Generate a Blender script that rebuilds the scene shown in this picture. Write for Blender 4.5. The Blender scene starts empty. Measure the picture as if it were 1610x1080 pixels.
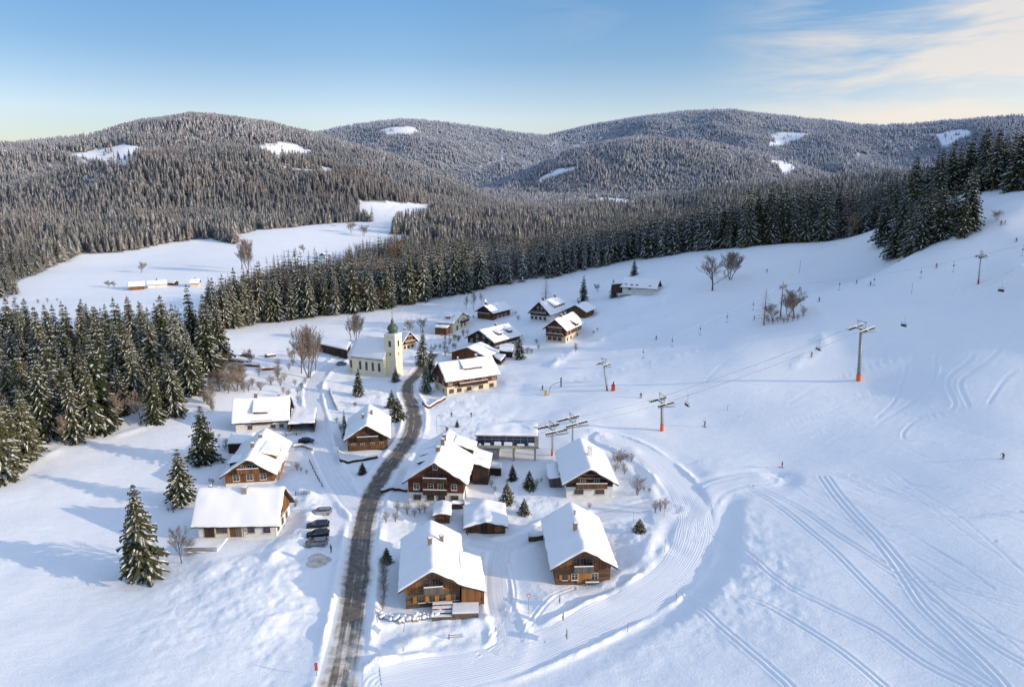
import bpy, bmesh, math, random
import numpy as np
from math import radians, sin, cos, tan, pi, atan2, sqrt
from mathutils import Vector, Matrix
random.seed(7)
RS = np.random.RandomState(11)
SC = bpy.context.scene
COL = SC.collection
# ------------------------------------------------------------------ camera
CAMZ, PITCH, FPX = 70.0, radians(12.5), 1073.0
CP, SP = cos(PITCH), sin(PITCH)
cam_d = bpy.data.cameras.new('camera'); cam = bpy.data.objects.new('camera', cam_d); COL.objects.link(cam)
cam.location = (0, 0, CAMZ); cam.rotation_euler = (pi/2 - PITCH, 0, 0)
cam_d.sensor_width = 36.0; cam_d.lens = 36.0*FPX/1610.0; cam_d.clip_start = 1.0; cam_d.clip_end = 30000.0
SC.camera = cam
def ray(px, py):
    u = px - 805.0; v = 540.0 - py
    return np.array([u, FPX*CP + v*SP, v*CP - FPX*SP])
def proj(x, y, z):
    z = z - CAMZ
    dz = y*CP - z*SP
    dz = np.where(np.abs(dz) < 1e-6, 1e-6, dz)
    return 805.0 + FPX*x/dz, 540.0 - FPX*(y*SP + z*CP)/dz, dz
def on_z(px, py, z):
    r = ray(px, py); t = (z - CAMZ)/r[2]
    return Vector((r[0]*t, r[1]*t, z))
def on_d(px, py, d):
    r = ray(px, py); t = d/math.hypot(r[0], r[1])
    return Vector((r[0]*t, r[1]*t, CAMZ + r[2]*t))
# ------------------------------------------------------------------ noise
_perm = np.random.RandomState(3).permutation(4096)
def vnoise(x, y, seed=0):
    xi = np.floor(x).astype(np.int64); yi = np.floor(y).astype(np.int64)
    xf = x - xi; yf = y - yi
    xf = xf*xf*xf*(xf*(xf*6-15)+10); yf = yf*yf*yf*(yf*(yf*6-15)+10)
    def h(a, b): return _perm[(_perm[(a + seed*57) & 4095] + b) & 4095]/2047.5 - 1.0
    return (h(xi, yi)*(1-xf)+h(xi+1, yi)*xf)*(1-yf) + (h(xi, yi+1)*(1-xf)+h(xi+1, yi+1)*xf)*yf
def fbm(x, y, s, octv=3, seed=0):
    r = 0; a = 1.0
    for o in range(octv):
        r = r + a*vnoise(x/s*2**o + 13.7*o, y/s*2**o - 7.3*o, seed+o); a *= .5
    return r
def sstep(a, b, x):
    t = np.clip((x-a)/(b-a), 0, 1); return t*t*(3-2*t)
# ------------------------------------------------------------------ terrain: near surface through surveyed points
PTS = [(-100,1080,-3),(0,1080,-3),(200,1080,-2),(400,1080,-1),(560,1080,0),(800,1080,0),(1100,1080,3),(1400,1080,7),(1610,1080,11),
(-100,900,-2),(0,900,-2),(225,905,-2),(400,880,0),(560,900,0),(700,960,0),(920,920,.5),(1050,900,1),(1200,900,5),(1400,900,9.5),(1610,900,15),
(-150,760,1),(0,760,0),(150,690,1.5),(300,760,-1),(380,870,0),(480,800,.2),(590,760,.3),(690,790,.5),(800,830,.5),(920,785,1),(1040,760,2),(1150,760,4),(1230,729,6.5),(1400,740,11),(1577,715,17),
(300,640,3.5),(400,700,1),(480,650,1.5),(570,710,.7),(650,650,1),(720,650,1.5),(850,640,2.5),(960,690,2.5),(1040,675,4),(1120,663,8),(1250,650,13),(1350,600,19),(1500,620,23),(1610,600,28),
(150,600,7),(200,540,8),(0,560,6),(-150,600,4),(340,560,6),(420,560,3.5),(560,600,1.8),(620,590,2),(735,622,2),(760,545,4),(890,540,7.5),(950,610,6),(1000,540,12),(1150,560,17),(1300,530,25),(1450,520,30),(1610,500,37),
(400,508,4),(500,500,5),(600,490,7),(700,470,10),(800,452,14),(780,505,7),(860,505,10),(930,490,12.5),(1000,458,22),(1100,450,30),(1250,480,31),(1400,440,38),(1540,447,43),(1610,440,46),
(900,428,20),(1000,408,27),(1100,395,36),(1230,388,42),(1360,370,47.5)]
PTS = [(a, b, c*((.72 if b > 560 else .88) if a >= 1000 and b > 430 and c > 5 else 1)) for a, b, c in PTS]
ctrl = [tuple(on_z(a, b, c)) for a, b, c in PTS]
for a, b, d in [(1450,385,312),(1530,368,305),(1610,380,290),(1610,310,345),(1300,380,405),(1360,366,405),(1400,350,405),(1450,328,402),(1500,310,396),(1560,304,380),(1580,350,312),(1720,315,350),(1800,420,285)]:
    ctrl.append(tuple(on_d(a, b, d)))
ctrl += [(170,60,9),(200,120,15),(-150,60,-3),(0,20,0),(90,30,8),(-60,20,-1),(300,200,36),(260,120,20),(380,260,62),(-300,200,2),(-300,330,4)]
C = np.array(ctrl)
def _phi(r2): return 0.5*r2*np.log(r2+1e-6)
SCL = 100.0
def _fit():
    P = C[:, :2]/SCL; n = len(P)
    K = _phi(((P[:, None]-P[None])**2).sum(2)) + 0.02*np.eye(n)
    A = np.zeros((n+3, n+3)); A[:n, :n] = K; A[:n, n] = 1; A[:n, n+1:] = P; A[n, :n] = 1; A[n+1:, :n] = P.T
    b = np.zeros(n+3); b[:n] = C[:, 2]
    return P, np.linalg.solve(A, b)
_P, _W = _fit()
def near_z(x, y):
    sh = x.shape; X = np.stack([x.ravel(), y.ravel()], 1)/SCL
    out = np.zeros(len(X))
    for i in range(0, len(X), 100000):
        Q = X[i:i+100000]
        K = _phi((Q[:, 0:1]-_P[None, :, 0])**2 + (Q[:, 1:2]-_P[None, :, 1])**2)
        out[i:i+100000] = K @ _W[:-3] + _W[-3] + Q @ _W[-2:]
    return out.reshape(sh)
def az_px(px, py=340.0):
    r = ray(px, py); return atan2(r[0], r[1])
# edge of the village plateau, per azimuth
EX = [-600,-200,0,200,340,400,600,800,1000,1100,1180,1230,1300,1360,1420,1500,1560,1610,1900]
ED = [360,345,335,340,350,366,374,410,452,424,404,410,406,406,404,398,385,370,350]
SHELF = [10,10,10,10,10,10,15,60,90,110,115,120,120,120,120,130,140,140,140]
EA = [az_px(p) for p in EX]
def tab(px, v): return [az_px(p) for p in px], v
LAY = [  # crest pixel line, crest distance, width of the near flank, width behind
 dict(px=[-500,-200,0,100,170,230,320,400,480,560,640,720,800,900,1000], py=[215,228,235,226,218,197,189,195,212,231,258,292,332,372,410], d=[2700,2700,2700,2700,2700,2700,2700,2700,2650,2500,2300,2000,1800,1600,1500], wf=1350, wb=900),
 dict(px=[-500,-100,0,130,200,330,450,560,640,700,760], py=[330,320,306,272,248,240,246,268,305,340,380], d=[1650,1650,1650,1650,1650,1650,1620,1550,1450,1350,1250], wf=560, wb=420),
 dict(px=[380,490,560,650,740,850,950,1050], py=[250,214,200,191,202,216,240,270], d=[4400]*8, wf=1700, wb=1200),
 dict(px=[640,700,780,860,950,1050,1130,1220,1300,1350,1400,1500,1600], py=[290,266,239,216,196,180,178,187,195,202,210,235,260], d=[4700]*13, wf=1900, wb=1500),
 dict(px=[700,760,830,900,990,1080,1160,1230,1290,1340,1420], py=[330,300,270,236,219,224,238,256,274,292,320], d=[3000]*11, wf=900, wb=600),
 dict(px=[1150,1250,1350,1400,1480,1560,1650,1900,2200], py=[225,212,202,202,194,187,189,194,200], d=[4300]*9, wf=1700, wb=1500),
 dict(px=[900,1000,1100,1200,1300,1400,1500,1700], py=[345,322,310,300,290,280,270,260], d=[1500,1500,1500,1500,1500,1500,1500,1500], wf=700, wb=500),
]
for L in LAY:
    L['a'] = np.array([az_px(p) for p in L['px']])
    L['z'] = np.array([on_d(p, q, d)[2] for p, q, d in zip(L['px'], L['py'], L['d'])])
def crest(L, az):
    # smooth the polyline by averaging shifted copies
    z = 0; d = 0; k = 0
    for s in (-.02, -.01, 0, .01, .02):
        z = z + np.interp(az+s, L['a'], L['z']); d = d + np.interp(az+s, L['a'], L['d']); k += 1
    z = z/k; d = d/k
    f = sstep(L['a'][0]-.1, L['a'][0]+.02, az)*(1-sstep(L['a'][-1]-.02, L['a'][-1]+.1, az))
    return z, d, f
def far_z(x, y):
    d = np.hypot(x, y); az = np.arctan2(x, y)
    base = np.interp(d, [300,450,560,700,900,1100,1400,2000,2600,4000,9000,20000], [-24,-25,-27,-27,-13,14,24,20,60,90,90,60])
    base = base + 4*fbm(x, y, 260, 2, 5)
    # right-hand valley keeps a little higher
    base = base + 12*sstep(.12, .5, az)*sstep(500, 900, d)
    zs = [base]
    for i, L in enumerate(LAY):
        zc, dc, f = crest(L, az)
        wob = 1 + .10*fbm(x, y, 700, 2, 20+i)
        t = np.where(d < dc, (d-dc)/L['wf'], (d-dc)/L['wb'])*wob
        prof = np.where(np.abs(t) < 1, .5+.5*np.cos(pi*np.clip(t, -1, 1)), 0)
        prof = np.where(d < dc, prof**.85, prof)
        spur = 1 + prof*(1-prof)*.65*fbm(x, y, 460, 3, 40+i)
        zs.append(-60 + (zc+60)*prof*f*spur)
    Z = np.stack(zs); k = 14.0
    m = Z.max(0)
    return m + k*np.log(np.exp((Z-m)/k).sum(0))
def smooth_ground(x, y):
    x = np.asarray(x, float); y = np.asarray(y, float)
    d = np.hypot(x, y); az = np.arctan2(x, y)
    de = np.interp(az, EA, ED); sh = np.interp(az, EA, SHELF)
    dn = np.minimum(d, de+10)
    s = dn/np.maximum(d, 1e-3)
    zn = near_z(x*s, y*s)
    w = sstep(0, 1, (d-de-sh)/260.0)
    zf = np.where(d > de, 0.0, 0.0)
    m = d > de
    if m.any():
        zf = zf.astype(float); zf[m] = far_z(x[m], y[m])
    return zn*(1-w) + zf*w
# ------------------------------------------------------------------ lines on the snow (metres, from pixels dropped onto the smooth ground)
def drop_px(px, py, extra=None):
    """first hit of a pixel's ray with the smooth ground"""
    r = ray(px, py); r = r/math.hypot(r[0], r[1])
    d = np.concatenate([np.arange(70, 470, 1.0), np.geomspace(470, 6000, 500)])
    z = smooth_ground(r[0]*d, r[1]*d); h = CAMZ + r[2]*d - z
    k = np.argmax(h < 0)
    if h[k] >= 0: k = len(d)-1
    a = h[k-1]/(h[k-1]-h[k]+1e-9) if k else 0
    dd = d[k-1]+(d[k]-d[k-1])*a if k else d[0]
    return np.array([r[0]*dd, r[1]*dd, float(smooth_ground(np.array([r[0]*dd]), np.array([r[1]*dd]))[0])])
def spline(P, step=1.0):
    P = np.array(P, float); n = len(P)
    Q = np.vstack([2*P[0]-P[1], P, 2*P[-1]-P[-2]]); out = []
    for i in range(n-1):
        p0, p1, p2, p3 = Q[i:i+4]; m = max(2, int(np.linalg.norm(p2[:2]-p1[:2])/step))
        t = np.linspace(0, 1, m, endpoint=False)[:, None]
        out.append(.5*((2*p1)+(-p0+p2)*t+(2*p0-5*p1+4*p2-p3)*t*t+(-p0+3*p1-3*p2+p3)*t**3))
    out.append(P[-1:]); return np.vstack(out)
def line_px(pts, step=1.0): return spline([drop_px(*p) for p in pts], step)
ROAD = line_px([(520,1140),(538,1050),(550,985),(560,920),(567,860),(577,805),(596,757),(620,722),(640,696),(650,668),(649,640),(641,618),(643,602),(655,590),(668,574),(682,556)])
LANE = line_px([(572,806),(545,775),(522,740),(507,700),(498,660),(491,622),(496,598),(512,580),(530,568),(548,560)])
PISTE = line_px([(600,1075),(680,1060),(760,1045),(850,1015),(930,980),(1000,945),(1056,905),(1086,860),(1092,815),(1078,775),(1040,735),(1000,706),(960,690)])
PISTE2 = line_px([(1086,850),(1100,800),(1120,772),(1150,760),(1200,752)])
PATH1 = line_px([(1055,800),(1020,795),(985,803),(940,812),(880,822),(830,845),(790,860),(740,850)])
PATH2 = line_px([(790,855),(782,900),(785,950),(800,1000),(790,1030)])
ROADS = [('main', ROAD, 2.9, .9), ('lane', LANE, 2.5, .9), ('piste', PISTE, 3.7, .65), ('piste', PISTE2, 2.6, .18), ('path', PATH1, 2.0, .5), ('path', PATH2, 2.0, .5)]
TRACKPX = [
 [(1100,822),(1160,862),(1230,915),(1300,950),(1380,990),(1450,1040),(1540,1085),(1600,1120)],
 [(1165,758),(1230,800),(1290,850),(1340,895),(1400,950),(1450,1000),(1520,1050),(1580,1090)],
 [(1185,762),(1260,800),(1330,850),(1420,900),(1500,920),(1620,950)],
 [(1290,750),(1330,800),(1380,855),(1420,905),(1450,950),(1510,1010),(1570,1070),(1600,1110)],
 [(1300,750),(1340,800),(1385,850),(1450,920),(1500,965),(1560,1015),(1620,1050)],
 [(1075,930),(1120,970),(1170,1015),(1220,1060),(1250,1090)],
 [(1310,745),(1400,780),(1500,805),(1620,825)],
 [(1340,748),(1450,790),(1560,812),(1620,818)],
 [(1170,755),(1260,765),(1380,800),(1500,815),(1600,805)],
 [(1200,755),(1330,770),(1450,765),(1540,780),(1620,800)],
 [(1110,775),(1180,790),(1260,805),(1400,830),(1560,850)],
 [(1480,700),(1420,690),(1440,660),(1500,640),(1490,600),(1530,560)],
 [(1060,912),(1120,930),(1200,948),(1300,1010),(1400,1090)],
 [(1524,640),(1510,605),(1530,585),(1560,560),(1590,520)],
 [(1555,635),(1575,605),(1595,585),(1620,570)],
 [(1240,635),(1280,610),(1330,590),(1400,565),(1450,550)],
 [(1350,620),(1400,610),(1465,590),(1470,560),(1500,535),(1530,530)],
 [(1240,665),(1300,648),(1340,630),(1420,600)],
 [(1380,665),(1420,640),(1460,610),(1472,580)],
 [(1380,655),(1410,625),(1425,580)],
 [(1440,480),(1420,500),(1390,520),(1350,560)],
 [(1290,470),(1330,490),(1370,470),(1400,478),(1430,465)],
 [(1320,480),(1350,500),(1400,470)],
 [(940,560),(1000,545),(1060,530),(1130,505),(1160,480)],
 [(900,600),(1000,575),(1060,560),(1120,540),(1170,510)],
 [(1020,525),(1060,505),(1130,470),(1220,455),(1320,440),(1440,425)],
 [(1110,600),(1140,570),(1180,540)],
 [(820,1000),(850,960),(880,935),(900,925)],[(775,1000),(800,965),(805,930),(795,880)],[(740,1040),(790,1010),(850,1005)],
]
_r = random.Random(12); FINE0 = len(TRACKPX)
for _k in range(26):      # fine crossing ski lines over the open piste
    a, b_ = _r.uniform(1120, 1400), _r.uniform(600, 880); w_ = _r.choice([.35, .6, .15, .8])+_r.uniform(-.1, .1); q_ = [(a, b_)]
    for _j in range(7):
        w_ += _r.uniform(-.14, .14); a += 70*cos(w_); b_ += 46*sin(w_); q_.append((a, b_))
        if b_ > 1090 or a > 1680: break
    TRACKPX.append(q_)
TRACKPX += [[(655, 835), (690, 846), (720, 858), (745, 850)], [(620, 770), (640, 800), (672, 800)], [(770, 735), (800, 770), (850, 800)], [(735, 660), (780, 650), (850, 622), (940, 618)], [(500, 790), (470, 800), (452, 820)], [(480, 720), (470, 745), (462, 765)], [(540, 640), (560, 632), (600, 640)], [(800, 560), (840, 560), (870, 556)], [(780, 515), (800, 530), (840, 530)]]
TRACKS = [line_px(t, 1.5) for t in TRACKPX]
BANKS = [  # heaps and ploughed ridges: line, width, height
 (line_px([(1250,575),(1290,540),(1300,510),(1285,490),(1262,482)]), 2.2, .35),
 (line_px([(990,520),(1015,490),(1040,475),(1030,462)]), 2.5, .7),
 (line_px([(870,575),(900,553),(950,533),(1000,515),(1080,490)]), 2.0, .9),
 (line_px([(600,1040),(640,1020),(680,1012),(730,1005)]), 2.5, 1.1),
 (line_px([(470,770),(490,790),(470,850),(430,880)]), 1.8, .8),
 (line_px([(590,985),(640,978),(700,985),(770,975)]), 1.4, .7),
 (line_px([(455,840),(400,880),(330,900),(280,915)]), 3.0, .5),
 (line_px([(470,890),(440,930),(430,1000),(420,1080)]), 3.5, .45),
 (line_px([(800,960),(830,985),(880,965),(960,940),(1000,910),(1020,870),(1010,830)]), 2.2, .55),
 (line_px([(955,920),(985,890),(990,850),(975,820)]), 2.2, .5),
 (line_px([(610,800),(640,815),(700,835),(720,850)]), 1.5, .8),
 (line_px([(930,680),(985,700),(1020,740),(1030,790)]), 1.8, .5),
 (line_px([(0,760),(60,722),(120,698),(200,680),(290,650)]), 1.5, .4),
]
def seg_dist(x, y, L, reach):
    """distance to polyline and nearest z, only where closer than reach"""
    D = np.full(x.shape, 1e9); Zr = np.zeros(x.shape); T = np.zeros(x.shape)
    acc = 0.0; CH = 12
    for c in range(0, len(L)-1, CH):
        part = L[c:c+CH+1]
        lo = part[:, :2].min(0)-reach; hi = part[:, :2].max(0)+reach
        idx = np.nonzero((x > lo[0]) & (x < hi[0]) & (y > lo[1]) & (y < hi[1]))
        if len(idx[0]) == 0:
            acc += np.linalg.norm(np.diff(part[:, :2], axis=0), axis=1).sum(); continue
        X = x[idx]; Y = y[idx]; d0 = D[idx]; z0 = Zr[idx]; t0 = T[idx]
        for i in range(len(part)-1):
            a = part[i]; b = part[i+1]; ab = b[:2]-a[:2]; n2 = ab@ab+1e-9; ln = sqrt(n2)
            t = np.clip(((X-a[0])*ab[0]+(Y-a[1])*ab[1])/n2, 0, 1)
            dx = X-(a[0]+ab[0]*t); dy = Y-(a[1]+ab[1]*t)
            d = np.hypot(dx, dy); m = d < np.abs(d0)
            sgn = np.where(dx*ab[1]-dy*ab[0] > 0, 1.0, -1.0)
            d0 = np.where(m, d*sgn, d0); z0 = np.where(m, a[2]+(b[2]-a[2])*t, z0); t0 = np.where(m, acc+ln*t, t0)
            acc += ln
        D[idx] = d0; Zr[idx] = z0; T[idx] = t0
    return D, Zr, T
PADS = []   # flattened building plots (x, y, radius, z)
def ground(x, y, detail=True):
    x = np.asarray(x, float); y = np.asarray(y, float)
    z = smooth_ground(x, y)
    d = np.hypot(x, y); nearw = 1-sstep(330, 460, d)
    slope = sstep(10, 70, x)      # open piste side is smoother
    bump = .55*fbm(x, y, 26, 2, 3)*(1-.35*slope) + .16*fbm(x*.6+y*.2, y, 6.0, 3, 8)*(1-.75*slope) + .45*slope*fbm(x*.45, y*1.0, 24, 2, 31)
    z = z + bump*nearw*sstep(0, 1, d/60)
    left = 1-sstep(-62, -45, x)
    z = z - (bump*.45*left)*nearw
    vill = (1-sstep(np.where(y > 165, -14, 40)+np.clip((y-230)*.1, 0, 10), np.where(y > 165, 4, 60)+np.clip((y-230)*.1, 0, 10), x))*sstep(80, 110, y)*nearw*sstep(-75, -50, x)
    lump = fbm(x, y, 2.6, 3, 14)
    z = z + vill*(.13*lump + .05*vnoise(x/.9, y/.9, 77))
    for (px_, py_, r_, z_) in PADS:
        q = np.hypot(x-px_, y-py_); w = 1-sstep(r_*.75, r_*1.35, q); z = z*(1-w)+z_*w
    for kind, L, hw, bank in ROADS:
        D, Zr, T = seg_dist(x, y, L, hw+9); A = np.abs(D)
        w = 1-sstep(hw+.3, hw+7.0, A)
        z = z*(1-w) + (Zr-.06)*w
        if kind in ('piste', 'path'):
            z = np.where(A < hw, z + .035*np.sin(D*7.0)*(A < hw*.9) , z)
        b = bank*(.65+.5*vnoise(T/5.0, D*0, 61)) * np.exp(-((A-hw-.9)/.75)**2)*.75
        rough = 1+.28*vnoise(T*.8, D*1.2, 62)
        z = z + b*rough*(A > hw*.92)
        if kind == 'piste': z = z - .35*np.exp(-((D+hw+2.2)/1.5)**2)
    for kind, L, hw, bank in ROADS:
        D, Zr, T = seg_dist(x, y, L, hw+1); A = np.abs(D); w = 1-sstep(hw-.1, hw+.6, A)
        z = np.minimum(z, z*(1-w)+(Zr-.03)*w)
    if detail:
        for i, L in enumerate(TRACKS):
            D, Zr, T = seg_dist(x, y, L, 3.5); sg = .18+np.clip(d-110, 0, 200)*.0026; tk = np.where(d > 300, .6, 1.0)*(.75 if i < FINE0 else .30)
            for off in ((-.45, .45) if L[:, 1].mean() < 150 and i < FINE0 else (0,)):
                q = D+off+.12*np.sin(T*.07+i)
                z = z - tk*(.13*np.exp(-(q/sg)**2) - .06*np.exp(-((np.abs(q)-.2-sg)/(sg*.9))**2))
        for L, w, h in BANKS:
            D, Zr, T = seg_dist(x, y, L, w*3); 
            z = z + h*np.exp(-(D/w)**2)*(.6+.55*vnoise(T/4.5, D/3, 71)+.14*vnoise(T/1.6, D/1.2, 72))
    return z
# ------------------------------------------------------------------ materials
def mat(name):
    m = bpy.data.materials.new(name); m.use_nodes = True
    nt = m.node_tree; b = nt.nodes['Principled BSDF']; return m, nt, b
def N(nt, t, **k):
    n = nt.nodes.new(t)
    for a, v in k.items(): setattr(n, a, v)
    return n
def inp(n, **k):
    for a, v in k.items(): n.inputs[a.replace('_', ' ')].default_value = v
    return n
def ramp(nt, fac, stops):
    r = N(nt, 'ShaderNodeValToRGB'); e = r.color_ramp.elements
    while len(e) < len(stops): e.new(.5)
    for i, (p, c) in enumerate(stops):
        e[i].position = p; e[i].color = (*c, 1) if len(c) == 3 else c
    nt.links.new(fac, r.inputs[0]); return r.outputs[0]
def mixc(nt, fac, a, b, mode='MIX'):
    m = N(nt, 'ShaderNodeMix', data_type='RGBA', blend_type=mode)
    for s, v in ((m.inputs[0], fac), (m.inputs[6], a), (m.inputs[7], b)):
        if hasattr(v, 'links'): nt.links.new(v, s)
        else: s.default_value = v if isinstance(v, (int, float)) else (*v, 1)
    return m.outputs[2]
def math_(nt, op, a, b=0.0, c=0.0, clamp=False):
    m = N(nt, 'ShaderNodeMath', operation=op, use_clamp=clamp)
    for s, v in zip(m.inputs, (a, b, c)):
        if hasattr(v, 'links'): nt.links.new(v, s)
        else: s.default_value = v
    return m.outputs[0]
def noise(nt, vec, scale, detail=3, rough=.55, dist=0):
    n = N(nt, 'ShaderNodeTexNoise'); inp(n, Scale=scale, Detail=detail, Roughness=rough, Distortion=dist)
    if vec is not None: nt.links.new(vec, n.inputs['Vector'])
    return n.outputs[0]
def mapping(nt, vec, scale=(1, 1, 1), rot=(0, 0, 0), loc=(0, 0, 0)):
    m = N(nt, 'ShaderNodeMapping'); inp(m, Scale=scale, Rotation=rot, Location=loc); nt.links.new(vec, m.inputs[0]); return m.outputs[0]
def tc(nt, o='Object'): return N(nt, 'ShaderNodeTexCoord').outputs[o]
def bump(nt, b, h, strength, dist=.05):
    n = N(nt, 'ShaderNodeBump'); inp(n, Strength=strength, Distance=dist); nt.links.new(h, n.inputs['Height']); nt.links.new(n.outputs[0], b.inputs['Normal'])
def simple(name, col, rough=.6, metal=0, var=.25, scale=1.5, bmp=0.0, bs=8):
    m, nt, b = mat(name); v = tc(nt); f = noise(nt, v, scale, 4)
    c = ramp(nt, f, [(.3, tuple(x*(1-var) for x in col)), (.7, tuple(min(1, x*(1+var)) for x in col))])
    nt.links.new(c, b.inputs['Base Color']); inp(b, Roughness=rough, Metallic=metal)
    if bmp: bump(nt, b, noise(nt, v, bs, 3), bmp)
    return m
def make_snow(name, col=(.80, .83, .88), warm=(.86, .86, .86), bscale=3.0, bstr=.35, dirt=None, tint=False):
    m, nt, b = mat(name); g = N(nt, 'ShaderNodeNewGeometry').outputs['Position']
    f = noise(nt, g, .35, 4); c = ramp(nt, f, [(.3, col), (.7, warm)])
    if dirt is not None:
        f2 = noise(nt, g, .8, 4, .65); c = mixc(nt, math_(nt, 'MULTIPLY', f2, dirt), c, (.42, .36, .29))
    nt.links.new(c, b.inputs['Base Color']); inp(b, Roughness=.55); b.inputs['Specular IOR Level'].default_value = .25
    h = math_(nt, 'ADD', noise(nt, g, bscale, 5, .6), math_(nt, 'MULTIPLY', noise(nt, g, bscale*.18, 3), 2.0))
    bump(nt, b, h, bstr, .12)
    return m
M = {}
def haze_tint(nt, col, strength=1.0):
    """aerial haze painted into the base colour: mixes to pale blue with world distance"""
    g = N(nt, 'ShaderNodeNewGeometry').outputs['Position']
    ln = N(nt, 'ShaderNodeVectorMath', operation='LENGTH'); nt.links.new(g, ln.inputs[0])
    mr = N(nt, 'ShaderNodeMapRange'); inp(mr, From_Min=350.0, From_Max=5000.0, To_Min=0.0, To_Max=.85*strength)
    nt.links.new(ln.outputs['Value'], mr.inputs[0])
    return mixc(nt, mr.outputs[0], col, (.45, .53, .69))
# terrain snow
m, nt, b = mat('snow_ground'); g = N(nt, 'ShaderNodeNewGeometry').outputs['Position']
f = noise(nt, g, .06, 4); c = ramp(nt, f, [(.35, (.87, .89, .92)), (.65, (.91, .92, .93))])
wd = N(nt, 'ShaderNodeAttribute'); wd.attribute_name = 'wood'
fl = ramp(nt, noise(nt, g, .05, 5, .7), [(.35, (.075, .075, .062)), (.62, (.20, .19, .17))])  # floor under distant woods: brush, with the trees' shade painted into the colour
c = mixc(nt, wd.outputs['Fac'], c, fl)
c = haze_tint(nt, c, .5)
nt.links.new(c, b.inputs['Base Color']); inp(b, Roughness=.6); b.inputs['Specular IOR Level'].default_value = .2
gs = mapping(nt, g, (.5, 1.3, 1), (0, 0, .25))
h = math_(nt, 'ADD', math_(nt, 'MULTIPLY', noise(nt, gs, .5, 6, .62), 2.2), noise(nt, g, 2.6, 4, .65))
bump(nt, b, h, .60, .12)
M['ground'] = m
M['snow'] = make_snow('snow_soft')
M['roofsnow'] = make_snow('roof_snow', (.86, .87, .89), (.90, .90, .90), 1.2, .12)
M['packed'] = None
# packed snow of the lanes: long streaks in U (across), V along
def lane_mat(name, base, dark, dirt, kind):
    m, nt, b = mat(name); uv = tc(nt, 'UV'); g = N(nt, 'ShaderNodeNewGeometry').outputs['Position']
    st = noise(nt, mapping(nt, uv, (8, .014, 1)), 1.0, 5, .6)
    st2 = noise(nt, mapping(nt, uv, (22, .02, 1)), 1.0, 3, .6)
    blot = noise(nt, g, .28, 5, .7, .4)
    sep = N(nt, 'ShaderNodeSeparateXYZ'); nt.links.new(uv, sep.inputs[0]); u = sep.outputs[0]
    if kind == 'asphalt':
        a = math_(nt, 'ABSOLUTE', math_(nt, 'SUBTRACT', u, .5))                 # 0 centre .. .5 edge
        edge = N(nt, 'ShaderNodeMapRange', interpolation_type='SMOOTHSTEP'); inp(edge, From_Min=.16, From_Max=.50, To_Min=-.12, To_Max=.95); nt.links.new(a, edge.inputs[0])
        mid = N(nt, 'ShaderNodeMapRange', interpolation_type='SMOOTHSTEP'); inp(mid, From_Min=0.0, From_Max=.14, To_Min=.16, To_Max=0.0); nt.links.new(a, mid.inputs[0])
        s = math_(nt, 'ADD', edge.outputs[0], mid.outputs[0])
        s = math_(nt, 'ADD', s, math_(nt, 'MULTIPLY', math_(nt, 'SUBTRACT', st, .5), 2.2))
        s = math_(nt, 'ADD', s, math_(nt, 'MULTIPLY', math_(nt, 'SUBTRACT', blot, .5), 1.5))
        vv = sep.outputs[1]      # lower end of the road is more snow-covered
        low = N(nt, 'ShaderNodeMapRange', interpolation_type='SMOOTHSTEP'); inp(low, From_Min=28.0, From_Max=14.0, To_Min=0.0, To_Max=.42); nt.links.new(vv, low.inputs[0])
        s = math_(nt, 'ADD', s, low.outputs[0])
        fac = N(nt, 'ShaderNodeMapRange'); inp(fac, From_Min=.08, From_Max=.62); nt.links.new(s, fac.inputs[0])
        asp = ramp(nt, noise(nt, g, .9, 4), [(.3, (.085, .074, .064)), (.7, (.20, .17, .14))])
        slush = ramp(nt, noise(nt, g, .5, 5, .7), [(.3, (.36, .30, .23)), (.60, (.78, .74, .68))])
        rim = N(nt, 'ShaderNodeMapRange', interpolation_type='SMOOTHSTEP'); inp(rim, From_Min=.34, From_Max=.49); nt.links.new(math_(nt, 'ADD', a, math_(nt, 'MULTIPLY', math_(nt, 'SUBTRACT', blot, .5), .25)), rim.inputs[0])
        nt.links.new(mixc(nt, rim.outputs[0], mixc(nt, fac.outputs[0], asp, slush), (.86, .86, .86)), b.inputs['Base Color'])
        inp(b, Roughness=.6)
        bump(nt, b, math_(nt, 'ADD', st2, noise(nt, g, 3, 4)), .3, .06)
    else:
        c = ramp(nt, st, [(.3, dark), (.6, base)])
        c = mixc(nt, math_(nt, 'MULTIPLY', ramp(nt, blot, [(.5, (0, 0, 0)), (.75, (1, 1, 1))]), dirt), c, (.50, .45, .38))
        nt.links.new(c, b.inputs['Base Color']); inp(b, Roughness=.5)
        h = math_(nt, 'ADD', st2, math_(nt, 'ADD', st, math_(nt, 'MULTIPLY', noise(nt, g, 2.5, 4), .6)))
        if kind == 'piste':
            w = N(nt, 'ShaderNodeTexWave', wave_type='BANDS', bands_direction='X'); inp(w, Scale=5.0, Distortion=.6, Detail=1.0)
            nt.links.new(mapping(nt, uv, (1, .01, 1)), w.inputs[0]); h = math_(nt, 'ADD', h, math_(nt, 'MULTIPLY', w.outputs[1], .5))
        bump(nt, b, h, .55, .09)
    b.inputs['Specular IOR Level'].default_value = .25
    return m
M['asphalt'] = lane_mat('slushy_asphalt', 0, 0, 0, 'asphalt')
M['lane'] = lane_mat('packed_snow_lane', (.86, .87, .90), (.72, .74, .78), .25, 'lane')
M['piste'] = lane_mat('groomed_snow', (.89, .90, .92), (.80, .82, .87), .0, 'piste')
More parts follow.
